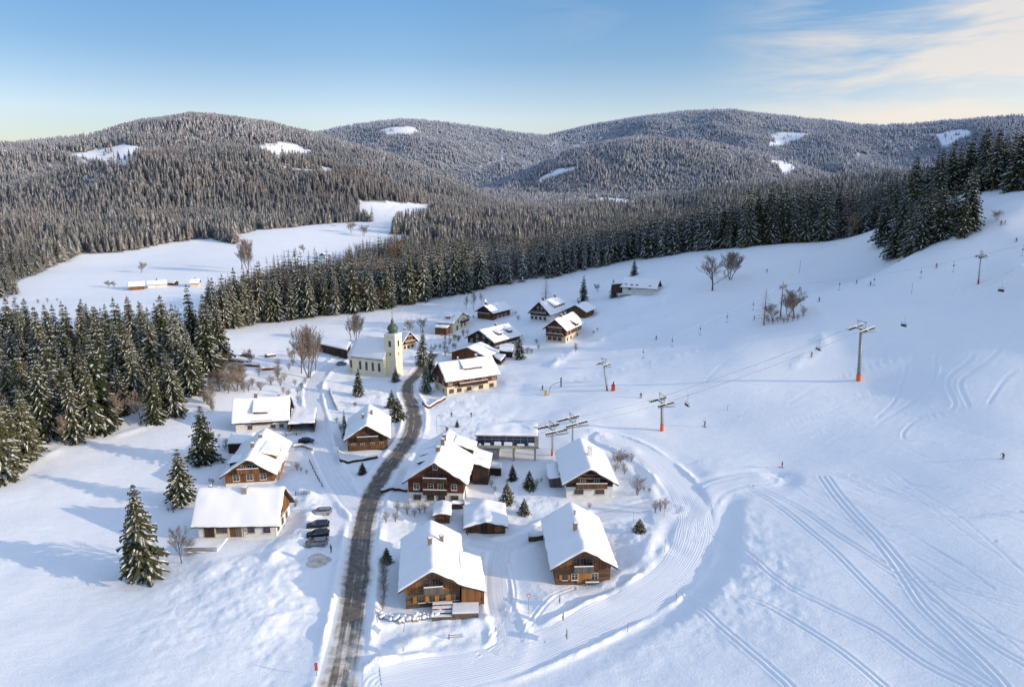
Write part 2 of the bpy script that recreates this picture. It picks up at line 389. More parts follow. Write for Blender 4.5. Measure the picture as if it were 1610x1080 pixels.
# ------------------------------------------------------------------ object helpers
def link(o, parent=None):
    COL.objects.link(o)
    if parent is not None: o.parent = parent
    return o
def mesh_np(name, V, F, mats, parent=None, fm=None, smooth=False, loc=None):
    """V (n,3), F (m,k) all same k, or a list of faces"""
    me = bpy.data.meshes.new(name)
    if isinstance(F, np.ndarray):
        k = F.shape[1]; me.vertices.add(len(V)); me.vertices.foreach_set('co', np.asarray(V, np.float32).ravel())
        me.loops.add(F.size); me.loops.foreach_set('vertex_index', F.ravel().astype(np.int32))
        me.polygons.add(len(F)); me.polygons.foreach_set('loop_start', np.arange(0, F.size, k, dtype=np.int32)); me.update(calc_edges=True)
    else: me.from_pydata([tuple(v) for v in V], [], F)
    for m_ in (mats if isinstance(mats, (list, tuple)) else [mats]): me.materials.append(m_)
    if fm is not None: me.polygons.foreach_set('material_index', np.asarray(fm, np.int32))
    if smooth: me.polygons.foreach_set('use_smooth', np.ones(len(me.polygons), bool))
    me.update(); o = bpy.data.objects.new(name, me)
    if loc is not None: o.location = loc
    return link(o, parent)
def tag(o, label=None, cat=None, group=None, kind=None):
    if label: o['label'] = label
    if cat: o['category'] = cat
    if group: o['group'] = group
    if kind: o['kind'] = kind
    return o
def empty(name, loc, rz=0, label=None, cat=None, group=None):
    o = bpy.data.objects.new(name, None); o.location = loc; o.rotation_euler = (0, 0, rz); o.empty_display_size = .5
    return tag(link(o), label, cat, group)
def copy_tree(o, parent=None):
    c = o.copy(); link(c, parent)
    if parent is not None: c.parent = parent
    for ch in list(o.children): copy_tree(ch, c)
    return c
# ------------------------------------------------------------------ terrain mesh
# --- polygons (photo pixels) of open meadow among the distant woods
def cuts(x, y, d):
    """narrow forest tracks winding over the far slopes"""
    return ((np.abs(fbm(x, y, 520, 2, 123)) < .010) | (np.abs(fbm(x, y, 380, 2, 150)) < .007)) & (d > 1150)
def inpoly(px, py, poly):
    c = np.zeros(px.shape, bool); n = len(poly)
    for i in range(n):
        x1, y1 = poly[i]; x2, y2 = poly[(i+1) % n]
        if y1 == y2: continue
        c ^= ((y1 > py) != (y2 > py)) & (px < (x2-x1)*(py-y1)/(y2-y1)+x1)
    return c
OPEN = [
 [(-100,640),(-100,470),(0,468),(28,462),(26,446),(70,425),(128,398),(180,396),(240,388),(300,376),(335,376),(372,386),(372,366),(420,362),(520,354),(560,350),(592,350),(568,334),(558,312),(600,318),(640,320),(690,324),(668,338),(640,352),(618,366),(660,374),(630,395),(560,412),(520,430),(480,448),(440,464),(400,478),(355,492),(330,500),(300,520),(300,640)],
 [(112,241),(150,233),(190,228),(230,232),(248,240),(215,243),(200,262),(165,264),(140,254)],
 [(402,233),(440,225),(470,228),(490,240),(455,252),(425,250)],
 [(600,205),(640,198),(668,203),(645,213),(615,212)],
 [(836,284),(860,272),(900,263),(918,263),(880,275),(850,286)],
 [(920,312),(960,310),(1010,316),(1000,330),(950,328)],
 [(1215,210),(1250,206),(1275,210),(1250,224),(1215,232)],[(1208,250),(1230,252),(1262,268),(1236,272)],
 [(1468,212),(1500,205),(1530,205),(1505,224),(1478,232)],[(1440,262),(1470,255),(1480,262),(1455,272)]]
PADLIST = []
PADXY = [(-14.7,113.7,9.5),(12.4,119.2,10),(17.6,154.3,10.5),(-16.8,154.3,11.5),(-15.3,138,4),(-5.8,134.6,6),(-55.9,131.2,9.5),(-65.9,166.6,11.5),(-74.3,194.3,9),(-41,185,10),(-16.5,235,11),(-7.9,292.5,10.5),(-9.3,346.3,9.5),(-28.5,327.9,6.5),(17.8,327.3,10.5),(22.7,291.7,10.5),(33,324.1,7),(64.1,336.4,9),(-49.6,297.1,7),(-15.5,271.8,7),(-48,252,11),(-3,172,9)]
def build_terrain():
    PADS[:] = [(a, b_, r_, float(smooth_ground(np.array([a]), np.array([b_]))[0])) for a, b_, r_ in PADXY]
    az = np.concatenate([np.linspace(-1.15, -.80, 60, endpoint=False), np.arange(-.80, .80, .0014), np.linspace(.80, 1.15, 60)])
    ds = [22.0]
    while ds[-1] < 520: ds.append(ds[-1]+max(.14, min(1.05*ds[-1]**2/(58*682), 4)))
    while ds[-1] < 9000: ds.append(ds[-1]*1.0085)
    ds += [12000, 20000, 28000]
    ds = np.array(ds)
    A, D = np.meshgrid(az, ds)
    X = np.sin(A)*D; Y = np.cos(A)*D
    Z = np.empty_like(X); nn = np.searchsorted(ds, 520)
    Z[:nn] = ground(X[:nn], Y[:nn]); Z[nn:] = smooth_ground(X[nn:], Y[nn:])
    nr, nc = X.shape
    idx = np.arange(nr*nc).reshape(nr, nc)
    F = np.stack([idx[:-1, :-1], idx[:-1, 1:], idx[1:, 1:], idx[1:, :-1]], -1).reshape(-1, 4)
    F = F[:, ::-1]
    V = np.stack([X.ravel(), Y.ravel(), Z.ravel()], 1)
    o = mesh_np('snow_ground', V, F, M['ground'], smooth=True); tag(o, kind='structure')
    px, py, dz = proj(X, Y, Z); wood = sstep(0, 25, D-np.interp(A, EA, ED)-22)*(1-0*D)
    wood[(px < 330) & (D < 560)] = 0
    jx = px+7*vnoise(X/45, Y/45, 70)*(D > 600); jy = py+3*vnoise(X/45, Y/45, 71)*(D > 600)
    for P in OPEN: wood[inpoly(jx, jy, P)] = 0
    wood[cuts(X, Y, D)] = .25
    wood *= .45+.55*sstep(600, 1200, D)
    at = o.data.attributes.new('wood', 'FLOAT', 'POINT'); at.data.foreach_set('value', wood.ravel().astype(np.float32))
    return az, ds, Z
AZ, DS, ZG = build_terrain()
def gz(x, y):
    """height of the built terrain mesh"""
    x = np.asarray(x, float); y = np.asarray(y, float)
    a = np.arctan2(x, y); d = np.hypot(x, y)
    i = np.clip(np.searchsorted(AZ, a)-1, 0, len(AZ)-2); j = np.clip(np.searchsorted(DS, d)-1, 0, len(DS)-2)
    fa = np.clip((a-AZ[i])/(AZ[i+1]-AZ[i]), 0, 1); fd = np.clip((d-DS[j])/(DS[j+1]-DS[j]), 0, 1)
    return (ZG[j, i]*(1-fa)+ZG[j, i+1]*fa)*(1-fd)+(ZG[j+1, i]*(1-fa)+ZG[j+1, i+1]*fa)*fd
def hit(px, py):
    """point of the built terrain seen at a pixel"""
    r = ray(px, py); r = r/math.hypot(r[0], r[1])
    d = DS; z = gz(r[0]*d, r[1]*d); h = CAMZ+r[2]*d-z
    k = int(np.argmax(h < 0))
    if h[k] >= 0: k = len(d)-1
    a = h[k-1]/(h[k-1]-h[k]+1e-9); dd = d[k-1]+(d[k]-d[k-1])*a
    return Vector((r[0]*dd, r[1]*dd, float(gz(r[0]*dd, r[1]*dd))))
def strip(name, L, hw, m, lift=.05, nx=9):
    T = np.gradient(L[:, :2], axis=0); T /= np.linalg.norm(T, axis=1)[:, None]+1e-9
    Nn = np.stack([T[:, 1], -T[:, 0]], 1); s = np.concatenate([[0], np.cumsum(np.linalg.norm(np.diff(L[:, :2], axis=0), axis=1))])
    V = []; uvs = []
    wv = 1+.08*vnoise(s/6.0, s*0, 5)
    for i in range(len(L)):
        for j in range(nx):
            u = j/(nx-1); o_ = (u-.5)*2*hw*wv[i]; x = L[i, 0]+Nn[i, 0]*o_; y = L[i, 1]+Nn[i, 1]*o_
            V.append((x, y, 0)); uvs.append((u, s[i]))
    V = np.array(V); zz = gz(V[:, 0], V[:, 1]); U = np.array(uvs)[:, 0]
    V[:, 2] = zz+lift*np.clip(np.minimum(U, 1-U)*8, -.2, 1) + .012
    idx = np.arange(len(L)*nx).reshape(-1, nx)
    F = np.stack([idx[:-1, :-1], idx[:-1, 1:], idx[1:, 1:], idx[1:, :-1]], -1).reshape(-1, 4)
    o = mesh_np(name, V, F, m, smooth=True)
    uvl = o.data.uv_layers.new(name='UVMap'); uv = np.array(uvs, np.float32)
    li = np.empty(len(o.data.loops), np.int32); o.data.loops.foreach_get('vertex_index', li)
    uvl.data.foreach_set('uv', uv[li].ravel())
    return tag(o, kind='structure')
strip('road', ROAD, 3.1, M['asphalt'], .05)
strip('village_lane', LANE, 2.5, M['lane'], .04)
strip('piste_track', PISTE, 3.6, M['piste'], .04)
strip('piste_track', PISTE2, 2.4, M['piste'], .07)
strip('footpath', PATH1, 1.9, M['lane'], .03)
strip('footpath', PATH2, 1.9, M['lane'], .055)
# ------------------------------------------------------------------ light and sky
SUN_AZ, SUN_EL = radians(107), radians(14.6)      # compass azimuth from +y clockwise
sv = Vector((sin(SUN_AZ)*cos(SUN_EL), cos(SUN_AZ)*cos(SUN_EL), sin(SUN_EL)))
sl = bpy.data.lights.new('sun', 'SUN'); sl.energy = 4.25; sl.angle = radians(.6); sl.color = (1.0, .82, .60)
so = bpy.data.objects.new('sun', sl); COL.objects.link(so); so.rotation_euler = sv.to_track_quat('Z', 'Y').to_euler(); so.location = sv*500
w = bpy.data.worlds.new('World'); SC.world = w; w.use_nodes = True; nt = w.node_tree
bg = nt.nodes['Background']
sky = N(nt, 'ShaderNodeTexSky', sky_type='NISHITA'); sky.sun_disc = False; sky.sun_elevation = SUN_EL; sky.sun_rotation = SUN_AZ
sky.air_density = 1.0; sky.dust_density = 1.2; sky.ozone_density = 1.4; sky.altitude = 900
v = tc(nt, 'Generated')
sep = N(nt, 'ShaderNodeSeparateXYZ'); nt.links.new(v, sep.inputs[0])
def dirmask(dx, dy, dz, a, b_):
    n = N(nt, 'ShaderNodeVectorMath', operation='DOT_PRODUCT'); d_ = Vector((dx, dy, dz)).normalized()
    n.inputs[1].default_value = d_; nt.links.new(v, n.inputs[0])
    r_ = N(nt, 'ShaderNodeMapRange', interpolation_type='SMOOTHSTEP'); inp(r_, From_Min=a, From_Max=b_); nt.links.new(n.outputs['Value'], r_.inputs[0]); return r_.outputs[0]
def d_at(px, py): r = ray(px, py); return tuple(r)
vm = mapping(nt, v, (1.6, 1.6, 11.0), (0.0, .10, .0))
n1 = noise(nt, vm, 2.2, 8, .6, .5)
n2 = noise(nt, mapping(nt, v, (1.0, 1.0, 6.0), (0, .22, 0), (3.1, 1.2, .7)), 2.0, 9, .62, .8)
cl1 = ramp(nt, n1, [(.40, (0, 0, 0)), (.64, (1, 1, 1))]); cl2 = ramp(nt, n2, [(.5, (0, 0, 0)), (.72, (1, 1, 1))])
mk = dirmask(*d_at(1640, 80), .925, .99); mk2 = dirmask(*d_at(1150, 60), .93, 1.0)
mk3 = dirmask(*d_at(1680, 165), .975, .999)
fac = math_(nt, 'ADD', math_(nt, 'MULTIPLY', math_(nt, 'MULTIPLY', cl1, mk), 1.0), math_(nt, 'MULTIPLY', math_(nt, 'MULTIPLY', cl2, mk2), .20))
fac = math_(nt, 'ADD', fac, math_(nt, 'MULTIPLY', math_(nt, 'ADD', math_(nt, 'MULTIPLY', n1, .9), .2), math_(nt, 'MULTIPLY', mk3, .75)), clamp=True)
tintr = ramp(nt, sep.outputs[2], [(.0, (.331, .309, .284)), (.05, (.365, .334, .320)), (.10, (.414, .394, .403)), (.175, (.273, .334, .384)), (.24, (.228, .330, .403)), (.36, (.30, .38, .47)), (.60, (1.06, .93, .81)), (1.0, (1.06, .93, .81))])  # upper sky, above the view, brightened as added fill light for the snow
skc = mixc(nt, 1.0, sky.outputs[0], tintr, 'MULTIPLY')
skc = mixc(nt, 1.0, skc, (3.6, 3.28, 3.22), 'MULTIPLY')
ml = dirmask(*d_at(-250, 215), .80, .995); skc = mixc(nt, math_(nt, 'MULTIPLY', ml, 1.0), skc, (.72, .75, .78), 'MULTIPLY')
SKYC = skc
cloudc = (6.4, 5.7, 5.0)
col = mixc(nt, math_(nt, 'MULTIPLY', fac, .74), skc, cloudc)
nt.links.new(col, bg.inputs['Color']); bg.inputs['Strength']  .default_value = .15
SC.view_settings.view_transform = 'Standard'; SC.view_settings.look = 'None'; SC.view_settings.exposure = 0; SC.view_settings.gamma = 1
SC.cycles.max_bounces = 5; SC.cycles.diffuse_bounces = 3; SC.cycles.glossy_bounces = 2; SC.cycles.transmission_bounces = 2
SC.cycles.use_adaptive_sampling = True; SC.cycles.adaptive_threshold = .02; SC.cycles.use_denoising = True
# ------------------------------------------------------------------ trees
def tree_mats():
    def needle(name, a, b_, far=False):
        m, nt, b = mat(name); g = N(nt, 'ShaderNodeNewGeometry').outputs['Position']
        oi = N(nt, 'ShaderNodeObjectInfo').outputs['Random']
        f = math_(nt, 'ADD', math_(nt, 'MULTIPLY', noise(nt, g, 1.2, 3), .6), math_(nt, 'MULTIPLY', oi, .4))
        c = ramp(nt, f, [(.3, a), (.75, b_)])
        if far:
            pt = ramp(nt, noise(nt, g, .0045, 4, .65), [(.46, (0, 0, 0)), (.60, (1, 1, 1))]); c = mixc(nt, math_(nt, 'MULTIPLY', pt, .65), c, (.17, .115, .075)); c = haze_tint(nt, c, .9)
        nt.links.new(c, b.inputs['Base Color']); inp(b, Roughness=.75); b.inputs['Specular IOR Level'].default_value = .2
        return m
    M['needle'] = needle('spruce_needles', (.026, .036, .016), (.088, .088, .042))
    M['needle_far'] = needle('spruce_needles_distant', (.034, .042, .032), (.125, .105, .070), True)
    m, nt, b = mat('snow_on_branches'); g = N(nt, 'ShaderNodeNewGeometry').outputs['Position']
    oi = N(nt, 'ShaderNodeObjectInfo').outputs['Random']
    c = ramp(nt, noise(nt, g, 1.5, 3), [(.38, (.20, .20, .17)), (.62, (.78, .80, .84))])
    nt.links.new(c, b.inputs['Base Color']); inp(b, Roughness=.7); M['twig_snow'] = m
    m, nt, b = mat('rime_distant'); oi = N(nt, 'ShaderNodeObjectInfo').outputs['Random']; g = N(nt, 'ShaderNodeNewGeometry').outputs['Position']
    f = math_(nt, 'ADD', math_(nt, 'MULTIPLY', oi, .28), math_(nt, 'MULTIPLY', noise(nt, g, .0035, 4, .6), .78))
    c = ramp(nt, f, [(.22, (.12, .105, .085)), (.45, (.30, .27, .235)), (.75, (.74, .72, .71))])
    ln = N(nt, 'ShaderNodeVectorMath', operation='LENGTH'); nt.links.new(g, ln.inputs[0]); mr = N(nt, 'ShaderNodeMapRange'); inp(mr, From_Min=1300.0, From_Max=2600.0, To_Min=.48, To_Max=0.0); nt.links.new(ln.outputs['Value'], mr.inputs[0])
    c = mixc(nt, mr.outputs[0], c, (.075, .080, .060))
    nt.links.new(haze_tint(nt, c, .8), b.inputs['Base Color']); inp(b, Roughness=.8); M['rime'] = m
    M['bark'] = simple('bark', (.11, .080, .058), .9, 0, .35, 2.5)
    M['twig'] = simple('bare_twigs', (.21, .165, .13), .9, 0, .3, 2.0)
    M['larch'] = simple('larch_twigs', (.24, .165, .095), .9, 0, .3, 2.0)
tree_mats()
def spruce(seed, H, R, nw, nb, snow=.6, fringe=True, lo=.07):
    """crown mesh of drooping branches: needles (slot 0) and snow (slot 1)"""
    r = np.random.RandomState(seed); V = []; F = []; FM = []
    def quad(a, b_, c, d, m):
        k = len(V); V.extend((a, b_, c, d)); F.append((k, k+1, k+2, k+3)); FM.append(m)
    lean = r.uniform(-.012, .012, 2)
    for wi in range(nw):
        t = (wi+r.uniform(-.3, .3))/(nw-1); t = min(max(t, 0), 1)
        z = H*(lo+(.97-lo)*t**.92)
        rr = R*((1-t)**.80*.97+.03)*(1 if t > .12 else .72+2.2*t)
        n_ = max(4, int(nb*(1-.45*t)))
        a0 = r.uniform(0, 6.28)
        for k in range(n_):
            a = a0+k*2*pi/n_+r.uniform(-.25, .25); L = rr*r.uniform(.68, 1.18)*(1+.10*sin(a*2+seed)+.12*sin(z*1.1+a*3+seed*.7))
            if r.rand() < .05: continue
            ca, sa = cos(a), sin(a); dr = .30+.30*(1-t)+r.uniform(-.1, .12)
            if t > .85: dr = -.3+r.uniform(-.2, .2)
            seg = 4 if fringe else 2; pts = []
            for s in range(seg+1):
                u = s/seg; q = L*u
                zz = z+r.uniform(-.04, .04)-dr*L*(u**1.25)+.16*L*max(0, u-.72)
                pts.append((ca*q+lean[0]*z, sa*q+lean[1]*z, zz))
            wd = [.25, .95, .85, .55, .08] if fringe else [.35, 1.0, .1]
            wmul = min(.95, .33*L+.12)
            sx, sy = -sa, ca
            for s in range(seg):
                p, q = np.array(pts[s]), np.array(pts[s+1]); w0, w1 = wd[s]*wmul*.5, wd[s+1]*wmul*.5
                off = np.array([sx, sy, 0]); dn = np.array([0, 0, -1.0])
                quad(p-off*w0+dn*w0*.55, p, q, q-off*w1+dn*w1*.55, 0); quad(p, p+off*w0+dn*w0*.55, q+off*w1+dn*w1*.55, q, 0)
                if fringe and s > 0:   # hanging side twigs
                    for sg in (-1, 1):
                        if r.rand() < .85:
                            b0 = p+off*w0*sg*.5; tip = p*.35+q*.65+off*sg*(w0*1.6+.10)+dn*(.28+.25*wmul)*r.uniform(.6, 1.4)
                            quad(b0, q+off*w1*sg*.5, tip+np.array([.03, 0, 0]), tip, 0)
                if s >= (1 if fringe else 0) and r.rand() < snow:
                    up = np.array([0, 0, .05+.03*L]); j = r.uniform(.6, 1.15)
                    if fringe:
                        quad(p-off*w0*.8*j+up-[0, 0, .1*w0], p+up*1.7, q+up*1.7, q-off*w1*.8*j+up-[0, 0, .1*w1], 1)
                        quad(p+up*1.7, p+off*w0*.8*j+up-[0, 0, .1*w0], q+off*w1*.8*j+up-[0, 0, .1*w1], q+up*1.7, 1)
                    else:
                        quad(p-off*w0*.75+up, p+off*w0*.75+up, q+off*w1*.75+up, q-off*w1*.75+up, 1)
    # leader
    k = len(V); V.extend([(lean[0]*H-.07, lean[1]*H, H*.93), (lean[0]*H+.07, lean[1]*H, H*.93), (lean[0]*H, lean[1]*H, H*1.01), (lean[0]*H, lean[1]*H, H*1.01)]); F.append((k, k+1, k+2, k+3)); FM.append(0)
    return np.array(V, float), np.array(F), FM
def cone_tree(seed, H, R, tiers, pts):
    """coarse spruce for distances where it is a few pixels"""
    r = np.random.RandomState(seed); V = []; F = []; FM = []
    for i in range(tiers):
        t = i/tiers; z0 = H*(.06+.86*t); rr = R*(1-t)**.85+.12; zt = z0+H*(.30*(1-t)+.14); a0 = r.uniform(0, 6)
        for k in range(pts):
            a = a0+k*2*pi/pts+r.uniform(-.1, .1); b_ = a+2*pi/pts*.55; c = a+2*pi/pts; L = rr*r.uniform(.75, 1.2); zz = z0-r.uniform(0, .06)*H*(1-t)
            kk = len(V); V.extend([(0, 0, min(H, zt)), (cos(a)*rr*.45, sin(a)*rr*.45, z0+H*.05), (cos(b_)*L, sin(b_)*L, zz), (cos(c)*rr*.45, sin(c)*rr*.45, z0+H*.05)])
            F.append((kk, kk+1, kk+2, kk+3)); FM.append(1 if r.rand() < .42 else 0)
    return np.array(V, float), np.array(F), FM
def tube(V, F, p, q, r0, r1, n=5):
    p = Vector(p); q = Vector(q); d = (q-p); 
    if d.length < 1e-5: return
    d.normalize(); a = d.orthogonal().normalized(); b_ = d.cross(a); k = len(V)
    for c, r_ in ((p, r0), (q, r1)):
        for i in range(n):
            t = 2*pi*i/n; V.append(tuple(c+a*cos(t)*r_+b_*sin(t)*r_))
    for i in range(n): F.append((k+i, k+(i+1) % n, k+n+(i+1) % n, k+n+i))
def bare_tree(seed, H, spread=.35, depth=3, stems=1, col='twig', con=False):
    r = random.Random(seed); V = []; F = []; TV = []; TF = []
    def grow(p, d, L, rad, lv):
        q = p+d*L
        if lv >= depth-1: tube(TV, TF, p, p+d*L*.55, rad, rad*.8, 5); tube(TV, TF, p+d*L*.5, q, rad*.82, rad*.62, 5)
        else: tube(V, F, p, q, max(rad, .018), max(rad*.6, .014), 3)
        if lv <= 0: return
        n = 3 if lv > 1 else 4
        for i in range(n+1 if lv >= depth-1 else n):
            ax = Vector((r.uniform(-1, 1), r.uniform(-1, 1), r.uniform(-.3, .5)))
            nd = (d*.9+ax*spread*1.5+Vector((0, 0, .22))).normalized()
            grow(p.lerp(q, r.uniform(.45, 1.0)), nd, L*r.uniform(.55, .82), rad*.55, lv-1)
    if con:      # larch-like: straight leader, short side branches
        tube(TV, TF, (0, 0, 0), (0, 0, H), H*.016, .02, 6)
        for i in range(int(70)):
            t = i/70; z = H*(.15+.84*t); a = i*2.4+r.uniform(-.3, .3); L = H*.21*(1-t)**.8*r.uniform(.7, 1.2)+.15
            p = Vector((0, 0, z)); q = Vector((cos(a)*L, sin(a)*L, z+L*.05-.06*L*L)); tube(V, F, p, q, .05*(1-t)+.02, .015, 3)
            for s in range(7):
                u = r.uniform(.25, 1); pp = p.lerp(q, u); e = Vector((r.uniform(-1, 1), r.uniform(-1, 1), r.uniform(-.6, .3)))*L*.28; tube(V, F, pp, pp+e, .022, .012, 3)
    else:
        def br(p, d, L, rad, lv):
            """curving limb that sheds side limbs along its length"""
            n_ = 4; pts = [p]; dd = d.copy()
            for i in range(n_):
                dd = (dd+Vector((r.uniform(-.16, .16), r.uniform(-.16, .16), .05))).normalized(); q = pts[-1]+dd*L/n_
                if rad > H*.006: tube(TV, TF, pts[-1], q, rad*(1-.17*i), rad*(1-.17*(i+1)), 5)
                else: tube(V, F, pts[-1], q, max(rad*(1-.17*i), H*.0028), max(rad*(1-.17*(i+1)), H*.0020), 3)
                pts.append(q)
            if lv <= 0: return
            k = {3: 11, 2: 7, 1: 6}.get(lv, 4)
            for i in range(k):
                t = .22+.78*(i+r.random()*.7)/k; a = pts[min(n_-1, int(t*n_))].lerp(pts[min(n_, int(t*n_)+1)], t*n_ % 1)
                az = r.uniform(0, 6.28)+i*2.4; side = Vector((cos(az), sin(az), 0)); tilt = spread*2.3*(1-.35*t)
                nd = (dd+side*tilt+Vector((0, 0, .12))).normalized()
                br(a, nd, L*(.62-.28*t)*r.uniform(.85, 1.25), rad*.42, lv-1)
        for s in range(stems):
            a = s*2.1; b0 = Vector((cos(a), sin(a), 0))*(H*.02 if stems > 1 else 0)
            br(b0, Vector((cos(a)*.16*(stems > 1), sin(a)*.16*(stems > 1), 1)).normalized(), H*(.92 if stems == 1 else .84)*r.uniform(.85, 1), H*.017/stems**.3, depth)
    return V, F, TV, TF
PROTO = {}
def proto_spruce(key, seed, H, R, nw, nb, snow, **k):
    V, F, FM = spruce(seed, H, R, nw, nb, snow, **k)
    TV = []; TF = []; tube(TV, TF, (0, 0, -1.2), (0, 0, H*.5), H*.0135, H*.008, 7); tube(TV, TF, (0, 0, H*.5), (0, 0, H*.96), H*.008, .02, 5)
    PROTO[key] = (V, F, FM, TV, TF, H)
for i in range(4): proto_spruce('hi%d' % i, 100+i, 20, [4.2, 4.7, 3.9, 4.4][i], [26, 28, 25, 27][i], 11, [.42, .6, .34, .72][i])
for i in range(3): proto_spruce('hi%d' % (4+i), 140+i, 20, [3.5, 3.2, 4.0][i], [22, 21, 24][i], [9, 10, 8][i], [.66, .45, .8][i], lo=[.24, .17, .12][i])
for i in range(3): proto_spruce('mid%d' % i, 200+i, 20, [3.8, 3.4, 4.2][i], 16, 9, [.75, .9, .6][i], fringe=False)
_meshes = {}
def tree_meshes(key, kind):
    if key in _meshes: return _meshes[key]
    if kind == 'spruce':
        V, F, FM, TV, TF, H = PROTO[key]
        c = mesh_np('crown', V, F, [M['needle'], M['twig_snow']], fm=FM); t = mesh_np('trunk', TV, TF, M['bark'])
    else:
        V, F, TV, TF = PROTO[key][:4]
        c = mesh_np('crown', V, F, M['larch'] if 'larch' in key else M['twig']); t = mesh_np('trunk', TV, TF, M['bark'], smooth=True)
    _meshes[key] = (c.data, t.data)
    bpy.data.objects.remove(c); bpy.data.objects.remove(t)
    return _meshes[key]
NT = [0]
def tree(name, key, kind, loc, H, label, cat='tree', group=None, wide=1.0, rz=None):
    H0 = PROTO[key][-1]; s = H/H0
    e = empty(name, loc, random.uniform(0, 6.28) if rz is None else rz, label, cat, group); e.scale = (s*wide, s*wide*random.uniform(.88, 1.12), s); e.rotation_euler.x = random.gauss(0, .018); e.rotation_euler.y = random.gauss(0, .018)
    a, b_ = tree_meshes(key, kind)
    link(bpy.data.objects.new('crown', a), e); link(bpy.data.objects.new('trunk', b_), e); NT[0] += 1
    return e
PROTO['bare0'] = (*bare_tree(1, 12, .40, 3), 12); PROTO['bare1'] = (*bare_tree(2, 12, .34, 3, 3), 12)
PROTO['bare2'] = (*bare_tree(5, 8, .5, 3, 2), 8); PROTO['bush'] = (*bare_tree(9, 3, .62, 2, 7), 3)
PROTO['larch'] = (*bare_tree(4, 16, con=True), 16)
def place_forest():
    """candidate points over the terrain beyond the plateau, thinned with distance, where the photo shows woods"""
    rs = np.random.RandomState(5); out = []
    # elevation-angle horizon per azimuth from the built terrain
    El = (ZG-CAMZ)/DS[:, None]; Hor = np.maximum.accumulate(El, 0)
    for d0, d1, sp in [(330,480,4.6),(480,700,5.2),(700,1000,5.8),(1000,1400,5.8),(1400,2000,6.4),(2000,3000,8.0),(3000,4000,9.8),(4000,5200,11.8),(5200,6500,22.0)]:
        n = int(2*.72*(d1*d1-d0*d0)/2/(sp*sp))
        d = np.sqrt(rs.uniform(d0*d0, d1*d1, n)); a = rs.uniform(-.72, .72, n)
        x = np.sin(a)*d; y = np.cos(a)*d; z = gz(x, y); px, py, dz = proj(x, y, z)
        de = np.interp(a, EA, ED)
        ok = (d > de+3) | ((px > 1000) & (d > de-2))
        ok &= (px > -140) & (px < 1750)
        i = np.clip(np.searchsorted(AZ, a)-1, 0, len(AZ)-1); j = np.clip(np.searchsorted(DS, d)-1, 0, len(DS)-1)
        top = (z+26-CAMZ)/d; ok &= top > Hor[j-1, i]-.004
        jx = px+7*vnoise(x/45, y/45, 70)*(d > 600); jy = py+3*vnoise(x/45, y/45, 71)*(d > 600); stray = (rs.rand(n) < .03) & (d > 1300)
        for P in OPEN: ok &= ~inpoly(jx, jy, P) | stray
        ok &= ~cuts(x, y, d)
        # valley floor left of the village stays open in front of the farm
        ok &= ~((px < 330) & (d > 345) & (d < 560))
        # thin glades
        g = fbm(x, y, 160, 2, 90); ok &= ~((d > 2600) & (g > 1.05))
        hh = (17+11*rs.rand(n)**1.3)*(1+.30*fbm(x, y, 60, 2, 91)); hh *= np.where(rs.rand(n) < .15, rs.uniform(.4, .8, n), 1)
        hh *= 1-.28*sstep(700, 1500, d)
        k = np.nonzero(ok)[0]
        out.append(np.stack([x[k], y[k], z[k], hh[k], d[k], px[k], py[k]], 1))
    return np.concatenate(out)
FOR = place_forest()
print('forest points', len(FOR))
